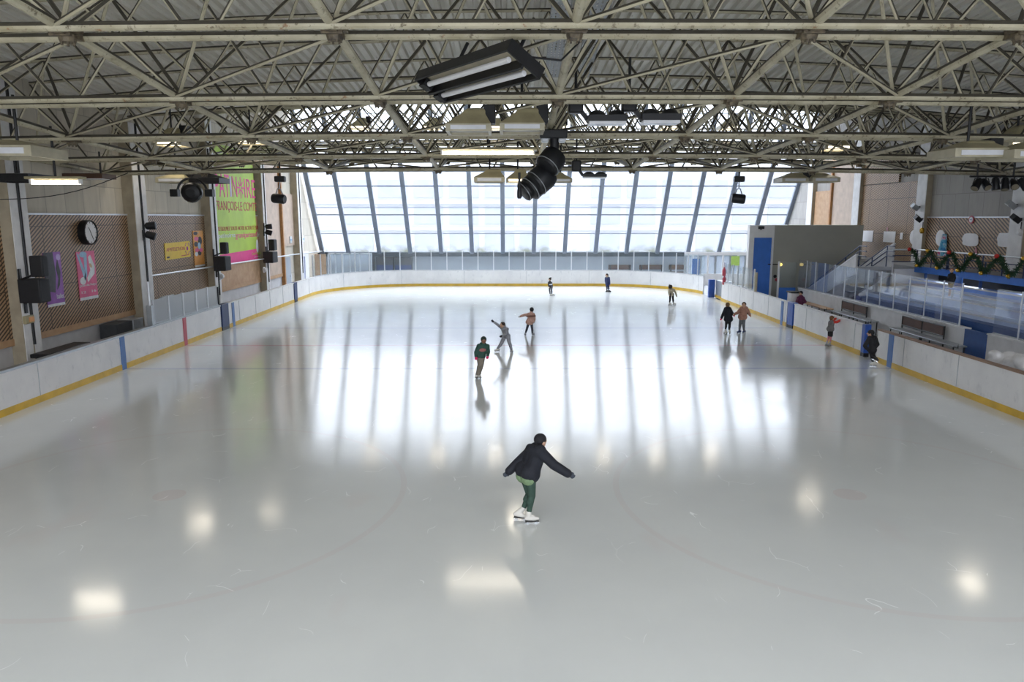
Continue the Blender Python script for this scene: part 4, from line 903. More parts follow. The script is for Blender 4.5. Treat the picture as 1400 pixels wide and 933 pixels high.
hood_px(1302, 1378, 189, 215, 17.8, 'large olive hood under the roof at the right edge, left one'); hood_px(1382, 1460, 190, 217, 17.4, 'large olive hood cut by the right edge of the picture')
hood_px(-38, 48, 188, 214, 17.0, 'large olive hood cut by the left edge of the picture', side=-1)
hood_px(-20, 42, 236, 248, 22.0, 'flat black hood at the left edge above the lit tube', m='dark', ballast=False)
# lit lamps deeper in the roof (their light mirrors in the ice)
for (x, y, Y, l) in ((343, 197, 33, 'lit hood lamp deep in the roof left of centre'), (236, 200, 31, 'lit hood lamp deep in the roof at far left'), (1139, 206, 34, 'lit hood lamp deep in the roof at right'), (1388, 203, 24.2, 'lit hood lamp behind the large olive hoods at the right edge')):
    p = P(x, y, Y); hood(p.x, Y, p.z, 1.2, .75, l, on=True)
for i, (x, y) in enumerate(((-11, 6.2), (-5, 6.2), (2, 6.2), (8, 6.2), (14, 6.2), (-8, 9.6), (-.8, 9.6), (6.5, 9.6), (12, 9.6))):  # added fill lamps out of frame, to lift the near ice and walls
    LIT = 7; hood(x, y, 9.1, 1.2, .75, 'added fill lamp, unseen, above the near ice, over the camera', on=True)['group'] = 'added fill lamps over the near ice'
LIT = 45
for i, (x, y) in enumerate(((-9.6, 48.6), (-5, 48.6), (-1, 48.6), (3, 48.6), (6.5, 48.6), (10.2, 48.6), (14, 48.6))):  # added lamps that brighten the far ice, boards and walls
    hood(x, y, 9.6 + (y - 40) * .15, 1.2, .75, 'added fill lamp far back in the roof before the glass wall', on=True)['group'] = 'added far fill lamps'
LIT = 22
for y in (16.5, 28, 34):  # added hidden lamps under the gallery edge, only to light the tiers
    t = thing('added_strip_lamp', (21.0, y, 2.5), 'added strip lamp hidden under the right gallery to brighten the tiers', 'lamp', 'added fill lamps under the gallery')
    MB().b2((20.95, y - 1.9, 2.585), (21.15, y + 1.9, 2.62)).build('batten', 'white', t); MB().tube([(21.05, y - 1.8, 2.56), (21.05, y + 1.8, 2.56)], .025, 10).build('tube', 'lens_on', t)
    l = lamp_light('lamp_light', (20.9, y, 2.50), .15, 3.6, 16, t, (.86, .93, 1.0)); l.rotation_euler = (0, R(62), 0)
def tubelamp(x0, x1, y, Y, lab, e, yb=None):
    a, b = P(x0, y, Y), P(x1, yb or y, Y); c = (a + b) / 2; t = thing('tube_lamp', c, lab, 'lamp')
    MB().tube([a, b], .055, 12).build('tube', 'tube_on', t); MB().bar(a + Vector((-.1, 0, .12)), b + Vector((.1, 0, .12)), .30, .07).build('batten', 'beige', t, bevel=.01)
    for q in (a, b): MB().box(q + Vector((0, 0, .03)), (.06, .12, .16)).build('end_cap', 'white', t)
    strut('hanger', c + Vector((0, 0, .12)), c + Vector((0, 0, 1.5)), .034, t, 'dark'); lamp_light('lamp_light', c - Vector((0, 0, .07)), (b - a).length, .12, e, t)
tubelamp(604, 730, 209, 24, 'brightly lit tube lamp left of the black hanging fixture', 34); tubelamp(43, 110, 249.5, 20.6, 'brightly lit tube lamp before the left wall', 22)
t = thing('batten_box', P(109, 240, 27), 'flat dark brown box under the roof above the left lit tube', 'lamp'); a, b = P(81, 244, 27), P(139, 237, 27); MB().b2((a.x, 27, a.z), (b.x, 28, b.z)).build('housing', 'brown_dark', t, bevel=.02); MB().b2((a.x + .1, 27.1, a.z - .02), (b.x - .1, 27.9, a.z)).build('lens', 'lens', t)
strut('hanger', (b.x - .3, 27.5, b.z), (b.x - .3, 27.5, b.z + .8), .034, t, 'dark')
# big black two tube batten
def batten():
    a, b = P(585, 131, 15.2), P(712, 98, 12.6); b.z = a.z; d = (b - a).normalized(); s_ = d.cross(Vector((0, 0, 1))).normalized(); up = Vector((0, 0, 1)); L = (b - a).length
    s_ = Matrix.Rotation(R(-30), 3, d) @ s_; up = Matrix.Rotation(R(-30), 3, d) @ up
    t = thing('batten_light', (a + b) / 2, 'large black tilted batten light with two unlit tubes', 'lamp'); rot = Matrix((s_, d, up)).transposed(); c = (a + b) / 2
    mb = MB(); mb.box(c + up * .30, (.75, L, .04), rot)
    for e in (-1, 1): mb.box(c + s_ * e * .37 + up * .20, (.04, L, .22), rot); mb.box(c + d * e * L / 2 + up * .20, (.78, .04, .22), rot)
    mb.box(c + up * .12, (.05, L, .2), rot); mb.build('housing', 'dark', t, smooth=False)
    for e in (-1, 1): MB().box(c + s_ * e * .18 + up * .22, (.30, L * .96, .02), rot).build('reflector', mat('cream reflector', (.66, .60, .45), .3), t); MB().tube([c + s_ * e * .18 - d * L * .44 + up * .1, c + s_ * e * .18 + d * L * .44 + up * .1], .05, 10).build('tube', 'white', t); MB().box(c + s_ * e * .18 - d * L * .45 + up * .1, (.2, .2, .16), rot).build('socket', 'dark', t)
    for e in (-.3, .38): strut('hanger', c + d * L * e + up * .3, c + d * L * e + up * 1.1, .034, t, 'dark')
    p = c + d * L * .42 + up * .32; MB().tube([p, p + Vector((.7, .1, -.05)), p + Vector((1.05, .2, .3)), p + Vector((1.0, .2, .75))], .02, 6).build('supply_cord', 'dark', t)
batten()
# dark twin floods
def twin(x0, x1, yt, yb, Y, lab, mx):
    a, b = P(x0, yb, Y), P(x1, yt, Y); w = b.x - a.x; h = b.z - a.z; t = thing('twin_floodlight', ((a.x + b.x) / 2, Y, a.z), lab, 'floodlight')
    mb = MB()
    for k in (.25, .75): mb.lathe((a.x + w * k, Y, a.z + h * .25), (0, 0, 1), [(0, w * .24), (h * .4, w * .24), (h * .65, w * .17), (h * .75, w * .08)], 18)
    mb.b2((a.x, Y - w * .25, a.z + h * .2), (b.x, Y + w * .25, a.z + h * .62)); mb.build('housing', 'dark', t)
    MB().b2((a.x + .02, Y - w * .26, a.z), (b.x - .02, Y + w * .24, a.z + h * .2)).build('lens', 'lens', t, bevel=.01)
    q = P(mx, yt - 8, Y); MB().box(q, (.34, .3, .4)).build('mount', 'dark', t, bevel=.05); MB().bar(q, (a.x, Y, a.z + h * .4), .08, .10).build('yoke', 'dark', t); strut('hanger', q, q + Vector((0, 0, 1.0)), .034, t, 'dark')
twin(803, 856, 151, 171, 17.4, 'black twin floodlight with pale lens, left one right of cable trays', 787); twin(876, 929, 149, 170, 17.4, 'black twin floodlight with pale lens, right one', 860)
twin(797, 829, 235, 244, 27.5, 'small flat black twin floodlight against the top of the window', 788)
# the big black hanging cluster
t = thing('hanging_projector_cluster', P(755, 240, 20), 'black drum shaped fixture cluster hanging at the roof centre', 'stage fixture')
Y = 19.8; q = lambda x, y, dy=0: P(x, y, Y + dy)
a, b = q(738, 190), q(775, 178); MB().b2((a.x, Y - .25, a.z), (b.x, Y + .25, b.z)).build('mount_plate', 'dark', t, bevel=.03)
for x in (745, 768): p = q(x, 192); MB().box(p, (.19, .3, .1)).build('clamp', 'alu', t, bevel=.03)
MB().tube([q(758, 180), q(758, 216)], .12, 14).build('drop_pole', 'dark', t)
def drum(p, d, r, l, nm):
    d = Vector(d).normalized(); o = MB().lathe(p, d, [(-l * .5, r * .55), (-l * .42, r * .85), (-l * .2, r), (l * .32, r), (l * .45, r * .9), (l * .5, r * .6)], 24).build(nm, 'dark', t)
    u = d.cross(Vector((0, 0, 1))).normalized(); v = u.cross(d); MB().tube([p + d * l * .33 + (u * math.cos(a * .2618) + v * math.sin(a * .2618)) * r * 1.0 for a in range(25)], .012, 6, caps=False).build('band', 'steel', o)
drum(q(754, 220), (-.45, -.3, -.55), .34, .56, 'drum'); drum(q(741, 244, .25), (-.6, -.25, -.5), .36, .62, 'drum'); drum(q(730, 254, .4), (-.6, -.25, -.5), .34, .4, 'drum'); drum(q(721, 259, .5), (-.6, -.2, -.45), .28, .34, 'drum')
MB().bar(q(735, 232, .3), q(752, 226, .2), .16, .3).build('neck', 'dark', t)
t = thing('hanging_sensor', P(711, 262, 20), 'tiny dark hanging sensor left of the black drum cluster', 'sensor'); MB().lathe(q(710, 256), (0, 0, -1), [(0, .04), (.1, .06), (.26, .06), (.3, .04)], 12).build('body', 'dark', t); MB().ball(q(711.5, 268), .05).build('tip', 'dark', t); strut('hanger', q(710, 256), q(710, 236), .034, t, 'dark')
# yoke projector
t = thing('yoke_projector', P(263, 262, 31), 'round black projector in a yoke hanging over left boards', 'stage fixture'); Y = 31; c = P(263, 263, Y)
MB().lathe(c, (.1, -1, -.15), [(-.3, .25), (-.1, .40), (.15, .42), (.25, .36), (.3, .24)], 16).build('body', 'dark', t)
MB().lathe(c + Vector((.03, -.31, -.05)), (.1, -1, -.15), [(0, .2), (.03, .16)], 20).build('lens', 'black', t)
pts = [c + Vector((math.cos(R(a)) * .62, 0, math.sin(R(a)) * .58)) for a in range(-10, 191, 20)]; MB().tube(pts, .05, 8).build('yoke', 'dark', t)
for e in (-1, 1): MB().box(c + Vector((e * .72, 0, -.03)), (.32, .3, .3)).build('side_box', 'dark', t, bevel=.02)
strut('hanger', c + Vector((0, 0, .58)), c + Vector((0, 0, 1.4)), .034, t, 'dark')
# small hanging cans
for x, Y, l, f in ((381, 31, 'small black spotlight pair hanging left before the window corner', 1), (1008.5, 31, 'small black spotlight pair hanging right before the window', -1)):
    c = P(x + 1, 271, Y); t = thing('hanging_spotlight', c, l, 'spotlight')
    MB().lathe(c - Vector((.28, 0, 0)), (1, -.15, -.1), [(0, .17), (.06, .2), (.48, .2), (.54, .17)], 18).build('can', 'dark', t); c2 = P(x + 2, 245, Y); MB().box(c2, (.42, .3, .24)).build('mount', 'dark', t, bevel=.04)
    MB().tube([c + Vector((-.14, 0, .16)), c + Vector((-.06, 0, .38)), c + Vector((.06, 0, .38)), c + Vector((.14, 0, .16))], .025, 6).build('yoke', 'steel', t); MB().tube([c + Vector((0, 0, .36)), c2], .025, 6).build('drop_rod', 'steel', t); strut('hanger', c2, c2 + Vector((0, 0, .8)), .034, t, 'dark')
# row of par cans at right
Y = 28.5; a, b = P(1326, 241.5, Y), P(1425, 241.5, Y); t = thing('lighting_bar', a, 'black bar carrying the row of cans at right', 'bar'); MB().tube([a, b], .035, 8).build('bar_tube', 'dark', t)
for e in (.1, .6): strut('hanger', a.lerp(b, e), a.lerp(b, e) + Vector((0, 0, 1.2)), .034, t, 'dark')
nm = ['leftmost', 'second from left', 'third from left', 'fourth from left', 'fifth from left', 'rightmost']
for i, x in enumerate((1336, 1347, 1361, 1374, 1386, 1399)):
    c = P(x, 251.5, Y); f = [(-.5, -.3, -.7), (.05, -.7, -.6), (.1, -.1, -.9), (-.1, -.3, -.9), (-.25, -.75, -.5), (.4, -.3, -.7)][i]; d = Vector(f).normalized()
    t = thing('par_can', c, 'black stage can on the bar at right, ' + nm[i], 'spotlight'); MB().lathe(c, d, [(-.24, .08), (-.18, .12), (.22, .15), (.24, .14)], 16).build('can', 'dark', t); MB().lathe(c + d * .24, d, [(0, .125), (.01, .125)], 16).build('lens', mat('amber lens', (.30, .26, .18), .2), t)
    MB().tube([c + Vector((-.17, 0, 0)), c + Vector((-.1, 0, .2)), c + Vector((.1, 0, .2)), c + Vector((.17, 0, 0))], .02, 6).build('yoke', 'dark', t); MB().tube([c + Vector((0, 0, .18)), Vector((c.x, Y, a.z))], .03, 6).build('clamp', 'dark', t)

# ------------------------------------------------------------------ outside, behind the glass
s = MB(); s.b2((-70, 63, -.6), (90, 140, -.5)); struct(s.build('ground', 'ground', smooth=False))
bd = thing('building', (5, 86, -.5), 'pale building with rows of windows faintly seen beyond the glass', 'building')
MB().b2((-50, 86, -.5), (70, 96, 10.6)).build('wall', 'facade', bd, smooth=False)
for z in (1.2, 4.2, 7.2): MB().b2((-50, 85.6, z - .3), (70, 86, z)).build('ledge', 'facade', bd, smooth=False)
for i in range(28):
    for z in (1.6, 4.6, 7.6):
        if i % 7 == 6: continue
        x = -48 + i * 4.1; f = MB().b2((x, 85.9, z), (x + 3.4, 85.98, z + 2.0)).build('window', 'facade_glass', bd, smooth=False)

#PEOPLE-BEGIN
# ------------------------------------------------------------------ people
M['skin'] = cloth('light skin', (.62, .38, .26), .08, 6, .5); M['skin_brown'] = cloth('brown skin', (.26, .13, .08), .08, 6, .5)
M['eye'] = mat('dark eye', (.02, .015, .012), .2); M['lips'] = mat('lips', (.42, .16, .13), .5); M['blade'] = mat('skate blade', (.55, .57, .60), .2, .9, .05)
M['sole'] = mat('black sole', (.02, .02, .02), .5)
def person(label, Y, h, face, J, fit, dY=None, lift=(), feet=None, legs_seen=True, base=None):
    f = Vector((*face, 0)).normalized(); rt = Vector((f.y, -f.x, 0)); Z = Vector((0, 0, 1)); dY = dY or {}
    ax = Vector((abs(f.y), -f.x * sgn(f.y), 0))
    def pt(k, d=0.0): x, y = J[k][:2]; return P(x, y, Y + dY.get(k, d))
    sd, hd_ = ax.y * .115 * h, ax.y * .055 * h
    hd = pt('hd', f.y * .02); shL, shR = pt('shL', -sd), pt('shR', sd); hpL, hpR = pt('hpL', -hd_), pt('hpR', hd_)
    elL, elR = pt('elL', -sd), pt('elR', sd); haL, haR = pt('haL', -sd), pt('haR', sd)
    knL, knR = pt('knL', -hd_ + f.y * .05), pt('knR', hd_ + f.y * .05); anL, anR = pt('anL', -hd_), pt('anR', hd_); toL, toR = pt('toL', -hd_ + f.y * .07), pt('toR', hd_ + f.y * .07)
    for k, t_ in (('toL', toL), ('toR', toR)):
        if k not in lift: t_.z = .085 + (base or 0)
    g = base if base is not None else 0
    loc = Vector(((toL.x + toR.x) / 2, (toL.y + toR.y) / 2, g))
    t = thing('person', loc, label, 'person')
    hr = .068 * h if h > 1.45 else .074 * h
    rz = Matrix(((rt.x, f.x, 0), (rt.y, f.y, 0), (0, 0, 1)))
    ch = (shL + shR) / 2; pv = (hpL + hpR) / 2; ws = ch.lerp(pv, .55); nb = ch + (hd - ch) * .25 + Z * .0
    def torso(mb, p, hem=None, hemr=0, up_=0):
        pe = pv.lerp(ws, up_)
        for s_ in (shL, shR): mb.cap(ch - Z * .02 * h, s_, .062 * h + p, .042 * h + p)
        for e in (-1, 1):
            o = ax * e * .04 * h
            mb.cap(ch - Z * .03 * h + o, ws + o * .8, .062 * h + p, .056 * h + p); mb.cap(ws + o * .8, pe + o * .9, .056 * h + p, .062 * h + p)
        if hem: 
            for e in (-1, 1): mb.cap(ws + ax * e * .03 * h, hem + ax * e * .05 * h, .06 * h + p, hemr)
    def arm(mb, s_, e, w_, p, k=1.0):
        e2 = e.lerp(w_, k); mb.cap(s_, e, .036 * h + p, .029 * h + p); mb.cap(e, e2, .029 * h + p, .021 * h + p)
    def hand(mb, e, w_, p, curl=.35):
        d = (w_ - e).normalized(); a = d.cross(Vector((0, 1, 0))); a = a.normalized() if a.length > .2 else Vector((1, 0, 0)); q = a.cross(d)
        s_ = h / 1.6; pl = w_ + d * .055 * s_
        for k in (-1.2, -.4, .4, 1.2): mb.cap(w_ + a * k * .012 * s_, pl + a * k * .017 * s_, .012 * s_ + p, .012 * s_ + p)
        for k, ln in ((-1.5, .055), (-.5, .072), (.5, .078), (1.5, .066)):
            b0 = pl + a * k * .0165 * s_; b1 = b0 + (d + a * k * .10 + q * .12) * ln * .55 * s_; b2 = b1 + (d * .8 + a * k * .08 + q * curl) * ln * .5 * s_
            mb.cap(b0, b1, .0085 * s_ + p, .008 * s_ + p); mb.cap(b1, b2, .008 * s_ + p, .007 * s_ + p)
        b0 = w_ + a * .02 * s_ + d * .02 * s_; b1 = b0 + (a * .8 + d * .6 + q * .2) * .035 * s_; b2 = b1 + (d + a * .2 + q * .2) * .032 * s_
        mb.cap(b0, b1, .010 * s_ + p, .009 * s_ + p); mb.cap(b1, b2, .009 * s_ + p, .008 * s_ + p)
    def leg(mb, a, b, c, p, k=1.0):
        c2 = b.lerp(c, k); mb.cap(a, b, .052 * h + p, .036 * h + p); mb.cap(b, b.lerp(c2, .35) - f * .012 * h, .036 * h + p, .036 * h + p); mb.cap(b, c2, .034 * h + p, (.024 if k == 1 else .03) * h + p)
    # body: one continuous surface
    mb = MB()
    tilt = Matrix.Identity(3)
    mb.ball(hd + Z * .12 * hr, hr, 16, 12, (.86, 1.0, 1.05), rz); mb.ball(hd + f * .34 * hr - Z * .55 * hr, hr * .58, 12, 8, (.95, .9, .9), rz); mb.ball(hd + f * .1 * hr - Z * .25 * hr, hr * .78, 12, 8)
    mb.cap(hd + f * .92 * hr + Z * .12 * hr, hd + f * 1.12 * hr - Z * .16 * hr, .09 * hr, .17 * hr)
    for e in (-1, 1): mb.ball(hd + rt * e * .86 * hr - Z * .05 * hr - f * .05 * hr, .24 * hr, 10, 7, (.5, .9, 1.3), rz)
    mb.cap(hd - Z * .5 * hr - f * .1 * hr, ch + Z * .0, .034 * h, .045 * h)
    torso(mb, -.004 * h)
    for s_, e, w_ in ((shL, elL, haL), (shR, elR, haR)): arm(mb, s_, e, w_, -.004); hand(mb, e, w_, 0)
    for a, b, c, q in ((hpL, knL, anL, toL), (hpR, knR, anR, toR)):
        leg(mb, a, b, c, -.004)
        if not fit.get('boots'): mb.cap(c, q - f * .07 * h, .024 * h, .02 * h); mb.cap(q - f * .07 * h, q - f * .01 * h, .02 * h, .016 * h)
    body = mb.build('body', fit.get('skin', 'skin'), t, mod=.010)
    for e in (-1, 1):
        p = hd + f * .84 * hr + rt * e * .33 * hr + Z * .14 * hr; MB().ball(p, .10 * hr, 8, 6, (1.2, .6, .8), rz).build('eye', 'eye', body)
        MB().cap(p + Z * .2 * hr - rt * .14 * hr, p + Z * .2 * hr + rt * .14 * hr, .035 * hr, .035 * hr).build('eyebrow', 'eye', body)
    p = hd + f * .90 * hr - Z * .42 * hr; MB().cap(p - rt * .2 * hr, p + rt * .2 * hr, .055 * hr, .055 * hr).build('mouth', 'lips', body)
    # trousers
    if 'legs' in fit:
        mb = MB(); pd = fit.get('legpad', .008) * h / 1.5
        for a, b, c in ((hpL, knL, anL), (hpR, knR, anR)): leg(mb, a, b, c, pd)
        mb.cap(hpL + Z * .02 * h, hpR + Z * .02 * h, .066 * h, .066 * h); mb.build('trousers', fit['legs'], t, mod=.012)
    if 'shorts' in fit:
        mb = MB()
        for a, b in ((hpL, knL), (hpR, knR)): mb.cap(a, a.lerp(b, .9), .066 * h, .058 * h)
        mb.cap(hpL + Z * .02 * h, hpR + Z * .02 * h, .07 * h, .07 * h); mb.build('shorts', fit['shorts'], t, mod=.012)
    # upper garment
    p = fit.get('pad', .018) * h / 1.5; mb = MB(); hem = None
    if 'hem' in fit: hem = P(*fit['hem'], Y)
    torso(mb, p, hem, .085 * h + p * .7, fit.get('short', 0))
    if 'sleeves' not in fit:
        for s_, e, w_ in ((shL, elL, haL), (shR, elR, haR)): arm(mb, s_, e, w_, p * .8 + .004, .96)
    mb.cap(ch + Z * .03 * h, ch + (hd - ch) * .45, .052 * h + p * .5, .045 * h + p * .5)
    if fit.get('hood'): mb.cap(ch - f * .05 * h + Z * .035 * h - ax * .03 * h, ch - f * .05 * h + Z * .035 * h + ax * .03 * h, .05 * h, .05 * h)
    jk = mb.build('jacket', fit['top'], t, mod=.012)
    if 'sleeves' in fit:
        for s_, e, w_ in ((shL, elL, haL), (shR, elR, haR)): mb = MB(); arm(mb, s_, e, w_, p * .8 + .006, .96); mb.build('sleeve', fit['sleeves'], t, mod=.012)
    if 'shirt' in fit:
        mb = MB(); hp_ = P(*fit['shirt'][1], Y)
        for e in (-1, 1): mb.cap(ws + ax * e * .03 * h, hp_ + ax * e * .05 * h, .06 * h, .088 * h)
        mb.build('shirt_hem', fit['shirt'][0], t, mod=.012)
    if 'print' in fit:
        c = ch.lerp(pv, .33) + f * (.062 * h + p + .012); mb = MB(); mb.ball(c, .07 * h, 14, 8, (1.1, .12, .55), rz); o = mb.build('chest_print', fit['print'], t)
    if 'band' in fit:
        m_, k = fit['band']; c = ch.lerp(pv, k); mb = MB(); mb.ball(c, .075 * h + p + .01, 18, 10, (1.75, 1.18, .5), Matrix(((ax.x, -ax.y, 0), (ax.y, ax.x, 0), (0, 0, 1)))); mb.build('jacket_band', m_, t)
    if 'collar' in fit:
        mb = MB()
        for i in range(10): a = i * .628; mb.ball(ch.lerp(hd, .42) + rz @ Vector((math.cos(a), math.sin(a), .15)) * .062 * h - f * .01 * h, .032 * h, 8, 6)
        mb.build('collar', fit['collar'], t, mod=.010)
    # head wear / hair
    kind, m_ = fit['head']; mb = MB()
    if kind == 'beanie': mb.ball(hd + Z * .36 * hr - f * .12 * hr, hr * 1.06, 16, 12, (.93, 1.02, .92), rz); mb.ball(hd + Z * .0 * hr - f * .36 * hr, hr * .82, 14, 10, (1, .8, 1), rz)
    elif kind == 'hair': mb.ball(hd + Z * .30 * hr - f * .16 * hr, hr * 1.04, 16, 12, (.93, 1.0, .95), rz); mb.ball(hd - Z * .15 * hr - f * .42 * hr, hr * .82, 14, 10)
    elif kind == 'long': mb.ball(hd + Z * .30 * hr - f * .16 * hr, hr * 1.05, 16, 12, (.96, 1.0, .95), rz); mb.cap(hd - f * .45 * hr, hd - f * .6 * hr - Z * 1.8 * hr, .85 * hr, .55 * hr)
    elif kind == 'bun': mb.ball(hd + Z * .28 * hr - f * .16 * hr, hr * 1.04, 16, 12, (.93, 1.0, .95), rz); mb.ball(hd + Z * 1.05 * hr - f * .75 * hr, hr * .45, 12, 8)
    elif kind == 'fur':
        mb.ball(hd + Z * .1 * hr - f * .3 * hr, hr * 1.22, 16, 12)
        for i in range(12): a = i * .5236; mb.ball(hd + rz @ Vector((math.cos(a) * 1.05 * hr, .3 * hr, math.sin(a) * 1.12 * hr)), .36 * hr, 8, 6)
    mb.build({'beanie': 'hat', 'fur': 'fur_hood'}.get(kind, 'hair'), m_, t, mod=.010)
    if 'visor' in fit: p_ = hd + f * .9 * hr + Z * .55 * hr; MB().ball(p_, .7 * hr, 12, 6, (1, .9, .16), rz).build('hat_peak', fit['visor'], t)
    if 'gloves' in fit:
        for e, w_ in ((elL, haL), (elR, haR)):
            mb = MB(); hand(mb, e, w_, .006); d = (w_ - e).normalized(); mb.cap(w_ - d * .05 * h / 1.6, w_ + d * .01, .027 * h, .024 * h); mb.build('glove', fit['gloves'], t, mod=.009)
    if 'bag' in fit:
        mb = MB(); c = ch.lerp(pv, .35) - f * .11 * h + ax * .1 * h; mb.ball(c, .07 * h, 12, 8, (1, .7, 1.5)); mb.build('shoulder_bag', fit['bag'], t)
    # skates
    if fit.get('boots'):
        ff = feet or {}
        for key, an, to in (('L', anL, toL), ('R', anR, toR)):
            fd = Vector((*ff[key], 0)).normalized() if key in ff else f
            up = Z
            if 'to' + key in lift: fd = (to - an).normalized() if len(ff.get(key, ())) == 0 else Vector(ff[key]).normalized(); up = (Z - fd * fd.z).normalized()
            heel = to - fd * .125 * h; mb = MB()
            mb.cap(heel + up * .01 * h, to - fd * .03 * h, .026 * h, .026 * h); mb.cap(to - fd * .05 * h, to, .026 * h, .020 * h); mb.cap(heel + fd * .025 * h + up * .02 * h, an, .031 * h, .033 * h); mb.cap(heel + fd * .02 * h + up * .02 * h, heel + fd * .07 * h + up * .02 * h, .03 * h, .026 * h)
            sk = mb.build('skate', 'sole' if 'to' + key in lift else fit['boots'], t, mod=.010)
            sd_ = fd.cross(up).normalized(); rot = Matrix((sd_, fd, up)).transposed()
            c = heel.lerp(to, .5) - up * .027 * h
            MB().box(c, (.045 * h, .155 * h, .008 * h), rot).build('sole', 'sole', sk, bevel=.003)
            b_ = MB(); b_.box(c - up * (.030 * h - .004), (.006, .175 * h, .012 * h), rot); b_.box(c - up * .014 * h - fd * .05 * h, (.012, .03 * h, .03 * h), rot); b_.box(c - up * .014 * h + fd * .045 * h, (.012, .03 * h, .03 * h), rot); b_.build('blade', 'blade', sk, smooth=False)
    return t
def jo(ox, oy, s, **k): return {a: (ox + b[0] / s, oy + b[1] / s) for a, b in k.items()}
K = dict
M.update(coat_navy=cloth('very dark navy wool', (.010, .012, .02)), sage=cloth('sage green shirt', (.20, .30, .16)), legging=cloth('dark green leggings', (.035, .075, .055)), boot_white=mat('white skate leather', (.72, .70, .65), .4), hat_black=cloth('black knit', (.012, .012, .016)), glove_dark=cloth('dark glove', (.05, .06, .08)),
    hoodie=cloth('dark green hoodie', (.035, .10, .075)), khaki=cloth('khaki trousers', (.24, .21, .17)), glove_pink=cloth('bright pink glove', (.75, .03, .14)), hat_green=cloth('dark green knit', (.03, .05, .04)), rose=cloth('dull rose print', (.42, .16, .15)),
    grey=cloth('mid grey jersey', (.30, .31, .35)), hair_dark=cloth('dark brown hair', (.03, .018, .012)), pinkcoat=cloth('pink beige coat', (.62, .38, .31)), brownband=cloth('brown coat yoke', (.28, .14, .11)), charcoal_cloth=cloth('charcoal trousers', (.06, .065, .09)), black_cloth=cloth('black cloth', (.014, .014, .018)), white_cloth=cloth('white cloth', (.75, .75, .78)),
    navycoat=cloth('navy coat', (.02, .035, .12)), fur=cloth('pale fur', (.50, .44, .33), .3, 30), beigecoat=cloth('beige jacket', (.50, .44, .33)), furdark=cloth('dark fur', (.05, .04, .035), .4, 30), tancoat=cloth('tan rose padded coat', (.42, .22, .16)), greytrou=cloth('grey trousers', (.13, .145, .16)), boot_navy=mat('navy skate', (.02, .04, .14), .4), blond=cloth('light brown hair', (.22, .13, .06)),
    vest=cloth('grey waistcoat', (.17, .165, .17)), redsleeve=cloth('red sleeve', (.62, .05, .035)), pinktights=cloth('pink tights', (.66, .26, .28)), rust=cloth('rust brown hat', (.20, .09, .035)), boot_grey=mat('grey skate', (.40, .41, .44), .4), plum=cloth('plum jacket', (.14, .03, .09)), ginger=cloth('ginger hair', (.28, .10, .05)))
person('person in dark navy coat, green leggings and white skates leaning forward on the near ice', 12.2, 1.58, (.8, .55),
    jo(660, 580, 5.833, hd=(462, 138), shL=(385, 215), shR=(455, 215), elL=(280, 310), haL=(208, 378), elR=(565, 325), haR=(682, 398), hpL=(345, 450), hpR=(385, 450), knL=(372, 560), knR=(392, 575), anL=(325, 672), anR=(368, 705), toL=(345, 765), toR=(437, 772)),
    K(top='coat_navy', pad=.048, hem=(660 + 352 / 5.833, 580 + 374 / 5.833), hood=True, shirt=('sage', (660 + 345 / 5.833, 580 + 420 / 5.833)), short=.5, legs='legging', boots='boot_white', head=('beanie', 'hat_black'), gloves='glove_dark'), dY=dict(knL=.12, anL=.1, toL=.08, knR=-.05), feet=dict(L=(1, -.25), R=(1, .15)))
person('person in dark green hoodie with pink gloves skating towards the camera', 23.9, 1.5, (.12, -1),
    jo(630, 410, 7.775, hd=(243, 432), shL=(192, 492), shR=(283, 495), elL=(160, 560), haL=(160, 605), elR=(293, 555), haR=(284, 598), hpL=(192, 600), hpR=(232, 600), knL=(200, 690), knR=(222, 695), anL=(172, 790), anR=(195, 800), toL=(160, 848), toR=(212, 852)),
    K(top='hoodie', pad=.02, hood=True, legs='khaki', legpad=.016, boots='boot_white', head=('beanie', 'hat_green'), gloves='glove_pink', skin='skin_brown', print='rose'), dY=dict(haL=-.15, haR=-.15), feet=dict(L=(-.2, -1), R=(.7, -.7)))
person('person in grey tracksuit stretching one arm high with legs wide apart', 28.75, 1.5, (-.75, -.6),
    jo(630, 410, 7.775, hd=(443, 270), shL=(440, 305), shR=(492, 312), elL=(392, 266), haL=(352, 236), elR=(478, 365), haR=(440, 382), hpL=(468, 392), hpR=(502, 390), knL=(432, 460), knR=(516, 460), anL=(388, 528), anR=(540, 535), toL=(362, 558), toR=(552, 562)),
    K(top='grey', pad=.012, legs='grey', legpad=.016, boots='boot_white', head=('long', 'hair_dark'), gloves='black_cloth'), dY=dict(elL=-.1, haL=-.15, elR=-.2, haR=-.3), feet=dict(L=(-1, -.2), R=(.5, -1)))
person('person in pink beige coat and black hat pointing left, seen from behind', 32.95, 1.33, (-.25, .95),
    jo(630, 410, 7.775, hd=(753, 110), shL=(722, 155), shR=(772, 158), elL=(672, 164), haL=(635, 176), elR=(782, 200), haR=(780, 226), hpL=(722, 245), hpR=(750, 245), knL=(705, 300), knR=(757, 302), anL=(687, 362), anR=(762, 368), toL=(680, 392), toR=(768, 392)),
    K(top='pinkcoat', pad=.03, hem=(630 + 733 / 7.775, 410 + 235 / 7.775), band=('brownband', .18), legs='charcoal_cloth', boots='boot_grey', head=('beanie', 'hat_black'), gloves='white_cloth'))
